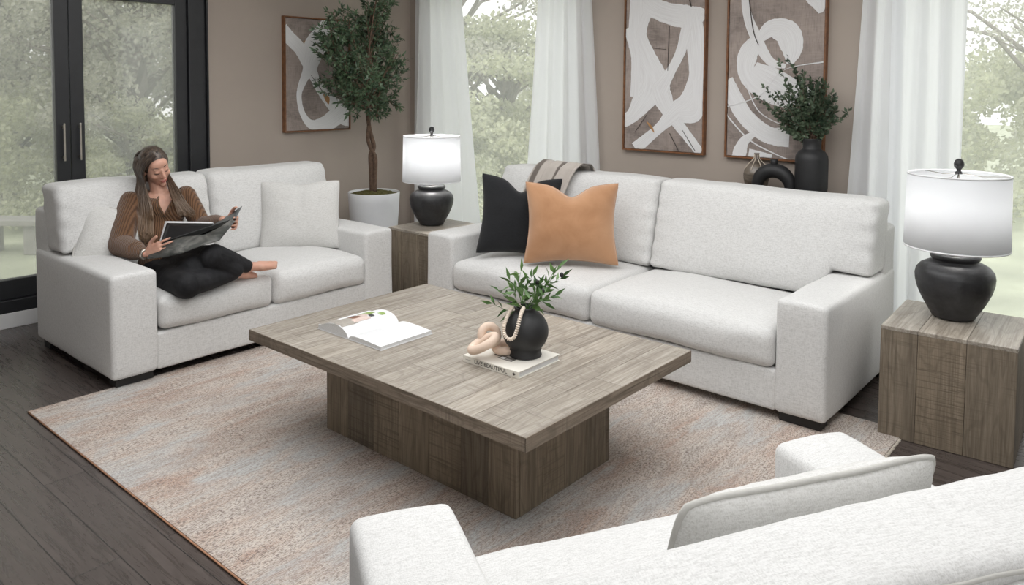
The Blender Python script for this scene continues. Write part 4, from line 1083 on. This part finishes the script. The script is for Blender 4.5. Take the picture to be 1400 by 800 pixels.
# magazine in her hands
mg = empty('held_magazine', wo, 0, label='open dark magazine held in the woman\'s hands', cat='magazine')
def quad(b, A, B, C, D_, mi, bulge=0, n=12):
    nrm = (B-A).cross(D_-A).normalized()
    if nrm.dot(-FW) < 0: nrm = -nrm
    b.grid(lambda u, v_: A.lerp(B, u).lerp(D_.lerp(C, u), v_)+nrm*bulge*sin(pi*u), n, 6, mi)
M['mag_black'] = plain('glossy_black_page', (.010, .010, .011), .35, .2)
t = NT('grey_photo_page'); f = t.noise(t.coord(scale=(6, 6, 14)), 1, 3, .6, 1); t.set(t.ramp(f, [(.35, (.03, .032, .030)), (.5, (.085, .088, .082)), (.66, (.22, .215, .20))]), .4); M['mag_grey'] = t.m
M['mag_dark'] = plain('dark_grey_page', (.085, .09, .09), .4, .15, 10)
b = MB()
quad(b, J(228, 305, 4.70), J(309, 306, 4.68), J(268, 327, 4.58), J(219, 334, 4.56), 1)
quad(b, J(226, 302.5, 4.712), J(310, 304, 4.692), J(268, 327, 4.592), J(217, 334, 4.572), 0)
quad(b, J(266, 324, 4.60), J(303, 300, 4.68), J(331, 282, 4.62), J(322, 299, 4.54), 2, .0)
quad(b, J(218, 332, 4.575), J(262, 324, 4.585), J(300, 310, 4.56), J(322, 298, 4.53), 2)
b2 = MB()
def flap(u, v_):
    topl = [(208, 342, 4.53), (222, 333, 4.52), (250, 324, 4.52), (280, 321, 4.51), (300, 311, 4.50), (318, 299, 4.50)]
    botl = [(201, 354, 4.46), (225, 352, 4.43), (250, 346, 4.41), (278, 335, 4.41), (300, 329, 4.43), (322, 302, 4.47)]
    def ev(L):
        P_ = u*(len(L)-1); i = min(int(P_), len(L)-2); f_ = P_-i; f_ = f_*f_*(3-2*f_)*.5+f_*.5
        return tuple(L[i][k]*(1-f_)+L[i+1][k]*f_ for k in range(3))
    A, B = ev(topl), ev(botl); return J(*(A[k]*(1-v_)+B[k]*v_ for k in range(3)))+cv(0, -.012*sin(pi*v_), 0)
b.grid(flap, 36, 8, 3)
mo = b.build('pages', [M['paper'], M['mag_black'], M['mag_dark'], M['mag_grey']], mg); md = mo.modifiers.new('s', 'SOLIDIFY'); md.thickness = .0025; md.offset = 0

# ------------------------------------------------------------------ garden outside
GZ = -.5
lw = MB(); lw.box(-45, WX-.6, -25, 50, GZ-.1, GZ); lw.box(WX-.6, 40, WY+.6, 50, GZ-.1, GZ)
struct(lw.build('ground', M['lawn']))
def gtree(name, seed, Hh_, crown_z, crown_r, nclump, nleaf, mat, ls=.082, flat=.45, label='', loc=(0, 0, 0), trunk=True, cat='tree'):
    r = empty(name, loc, 0, label=label, cat=cat, group='trees and shrubs in the garden' ); random.seed(seed); bs, bl_ = MB(), MB()
    if trunk: 
        P = spline([(0, 0, 0), (.1, .05, Hh_*.25), (-.1, .1, Hh_*.5), (.05, 0, Hh_*.75), (0, 0, Hh_*.95)], 5); bs.tube(P, [.16*(1-.8*k/len(P)) for k in range(len(P))], 8)
    for k in range(nclump):
        z_ = crown_z + (Hh_-crown_z)*((k+random.random())/nclump); q = (z_-crown_z)/(Hh_-crown_z); mr = crown_r*sqrt(max(.08, 1-(q*1.0)**2.2))
        a = random.uniform(0, 2*pi); d = mr*sqrt(random.random()); c = Vector((d*cos(a), d*sin(a), z_)); cr = crown_r*random.uniform(.16, .34); nl_ = int(nleaf*1.7)
        if trunk: bs.tube([Vector((0, 0, max(.3, z_-.3-d*.45))), Vector((d*.5*cos(a+.2), d*.5*sin(a+.2), z_-.12-d*.1)), c], [.045, .03, .012], 5)
        for i in range(nl_):
            v_ = rv()*random.random()**.4; p = c+Vector((v_.x*cr, v_.y*cr, v_.z*cr*flat)); d_ = rv(); s_ = d_.orthogonal().normalized(); L = ls*random.uniform(.6, 1.3)
            bl_.add([p-d_*L/2, p+s_*L*.32, p+d_*L/2, p-s_*L*.32], [(0, 1, 2, 3)], 0, False)
    if trunk: bs.build('trunk', M['bark_out'], r)
    bl_.build('foliage', mat, r); return r
def gp(px_, D): d = RT*(px_-700)/FPX+FW; p = CAM+d*D; return (p.x, p.y, GZ)
tA = gtree('garden_tree', 41, 7.5, 1.6, 3.0, 95, 170, M['leaf_out'], label='dense pale tree seen through the left door leaf', loc=gp(10, 13.5))
tB = gtree('garden_tree', 42, 7.0, .6, 2.6, 100, 170, M['leaf_out'], label='dense pale tree seen through the right door leaf above the woman', loc=gp(185, 13.0))
tC = gtree('garden_tree', 43, 7.2, 2.0, 2.4, 50, 120, M['leaf_out'], label='tall tree behind the left lamp curtain seen through the middle window', loc=gp(612, 13.5), flat=.35)
tD = gtree('garden_tree', 44, 3.1, .4, 2.3, 60, 170, M['leaf_out2'], label='low light green tree outside the middle window', loc=gp(690, 13), flat=.3)
tE = gtree('garden_tree', 45, 5.8, 2.9, 3.0, 24, 80, M['leaf_out'], label='spreading tree with open branches outside the right window', loc=gp(1440, 13), flat=.3)
sh1 = gtree('garden_shrub', 46, 1.9, .15, 1.3, 26, 170, M['leaf_out2'], flat=.7, trunk=False, label='rounded light shrub outside the left door leaf', loc=gp(25, 11.6), cat='shrub')
for i, (px_, D, s_, lb) in enumerate([(95, 13.2, 1.15, 'shrub between the two door leaves outside'), (200, 11.8, .9, 'shrub outside behind the seated woman'), (640, 11.5, .95, 'light shrub low outside the middle window'), (735, 12, 1.0, 'light shrub behind the middle curtain edge'), (1335, 13.2, 1.25, 'shrub outside just left of the right lamp'), (1400, 13.6, 1.35, 'shrub outside at the right picture edge')]):
    dup(sh1, gp(px_, D), i*1.3, lb, s_)
for i, (px_, D, s_, src, lb) in enumerate([(-90, 23, 1.25, tA, 'far tree beyond the left door leaf'), (95, 24, 1.35, tB, 'far tree behind the middle stile of the door'), (255, 24, 1.25, tA, 'far tree beyond the right door jamb'), (735, 27, .45, tB, 'far tree low in the middle window'), (540, 25, .8, tA, 'far tree behind the corner curtain'), (1300, 26, .42, tB, 'far tree just beyond the right lamp shade'), (1440, 25, .45, tB, 'far tree at the right picture edge'), (1620, 23, .5, tA, 'far tree outside beyond the right edge')]):
    dup(src, gp(px_, D), i*2.1, lb, s_)
# stone bench on the lawn
bn = empty('garden_bench', gp(14, 9.6), radians(40), label='low grey stone bench on the lawn outside the door', cat='bench')
MB().box(-.55, .55, -.18, .18, .36, .43).build('seat', M['stage'], bn, bevel=.01)
for s in (-1, 1): MB().box(s*.3-.09, s*.3+.09, -.14, .14, 0, .36).build('leg', M['stage'], bn, bevel=.01)

# ------------------------------------------------------------------ light
W = bpy.data.worlds.new('world'); S.world = W; W.use_nodes = True
bg = W.node_tree.nodes['Background']; bg.inputs[0].default_value = (.95, .98, 1, 1); bg.inputs[1].default_value = 2.3
def area(name, loc, rot, sx_, sy_, e, c=(1, 1, 1)):
    l = bpy.data.lights.new(name, 'AREA'); l.shape = 'RECTANGLE'; l.size = sx_; l.size_y = sy_; l.energy = e; l.color = c
    o = bpy.data.objects.new(name, l); COL.objects.link(o); o.location = loc; o.rotation_euler = rot; return o
area('ceiling_fill', (-2.0, 2.2, CZ-.03), (0, 0, 0), 4.6, 3.6, 138, (.985, .99, 1))  # overhead area light added to brighten the room, not a real fitting
area('camera_side_fill', (1.6, -1.6, 2.3), (radians(62), 0, radians(48)), 2.4, 1.6, 38, (.985, .99, 1))  # unseen fill light added behind the camera to lift the furniture fronts
sun = bpy.data.lights.new('sun', 'SUN'); sun.energy = 1.6; sun.angle = radians(12); so = bpy.data.objects.new('sun', sun); COL.objects.link(so); so.rotation_euler = (radians(35), radians(10), radians(20))

S.view_settings.view_transform = 'Standard'; S.view_settings.look = 'None'; S.view_settings.exposure = 0; S.view_settings.gamma = 1
S.cycles.use_denoising = True
S.cycles.max_bounces = 8; S.cycles.diffuse_bounces = 4; S.cycles.transparent_max_bounces = 12; S.cycles.caustics_reflective = False; S.cycles.caustics_refractive = False
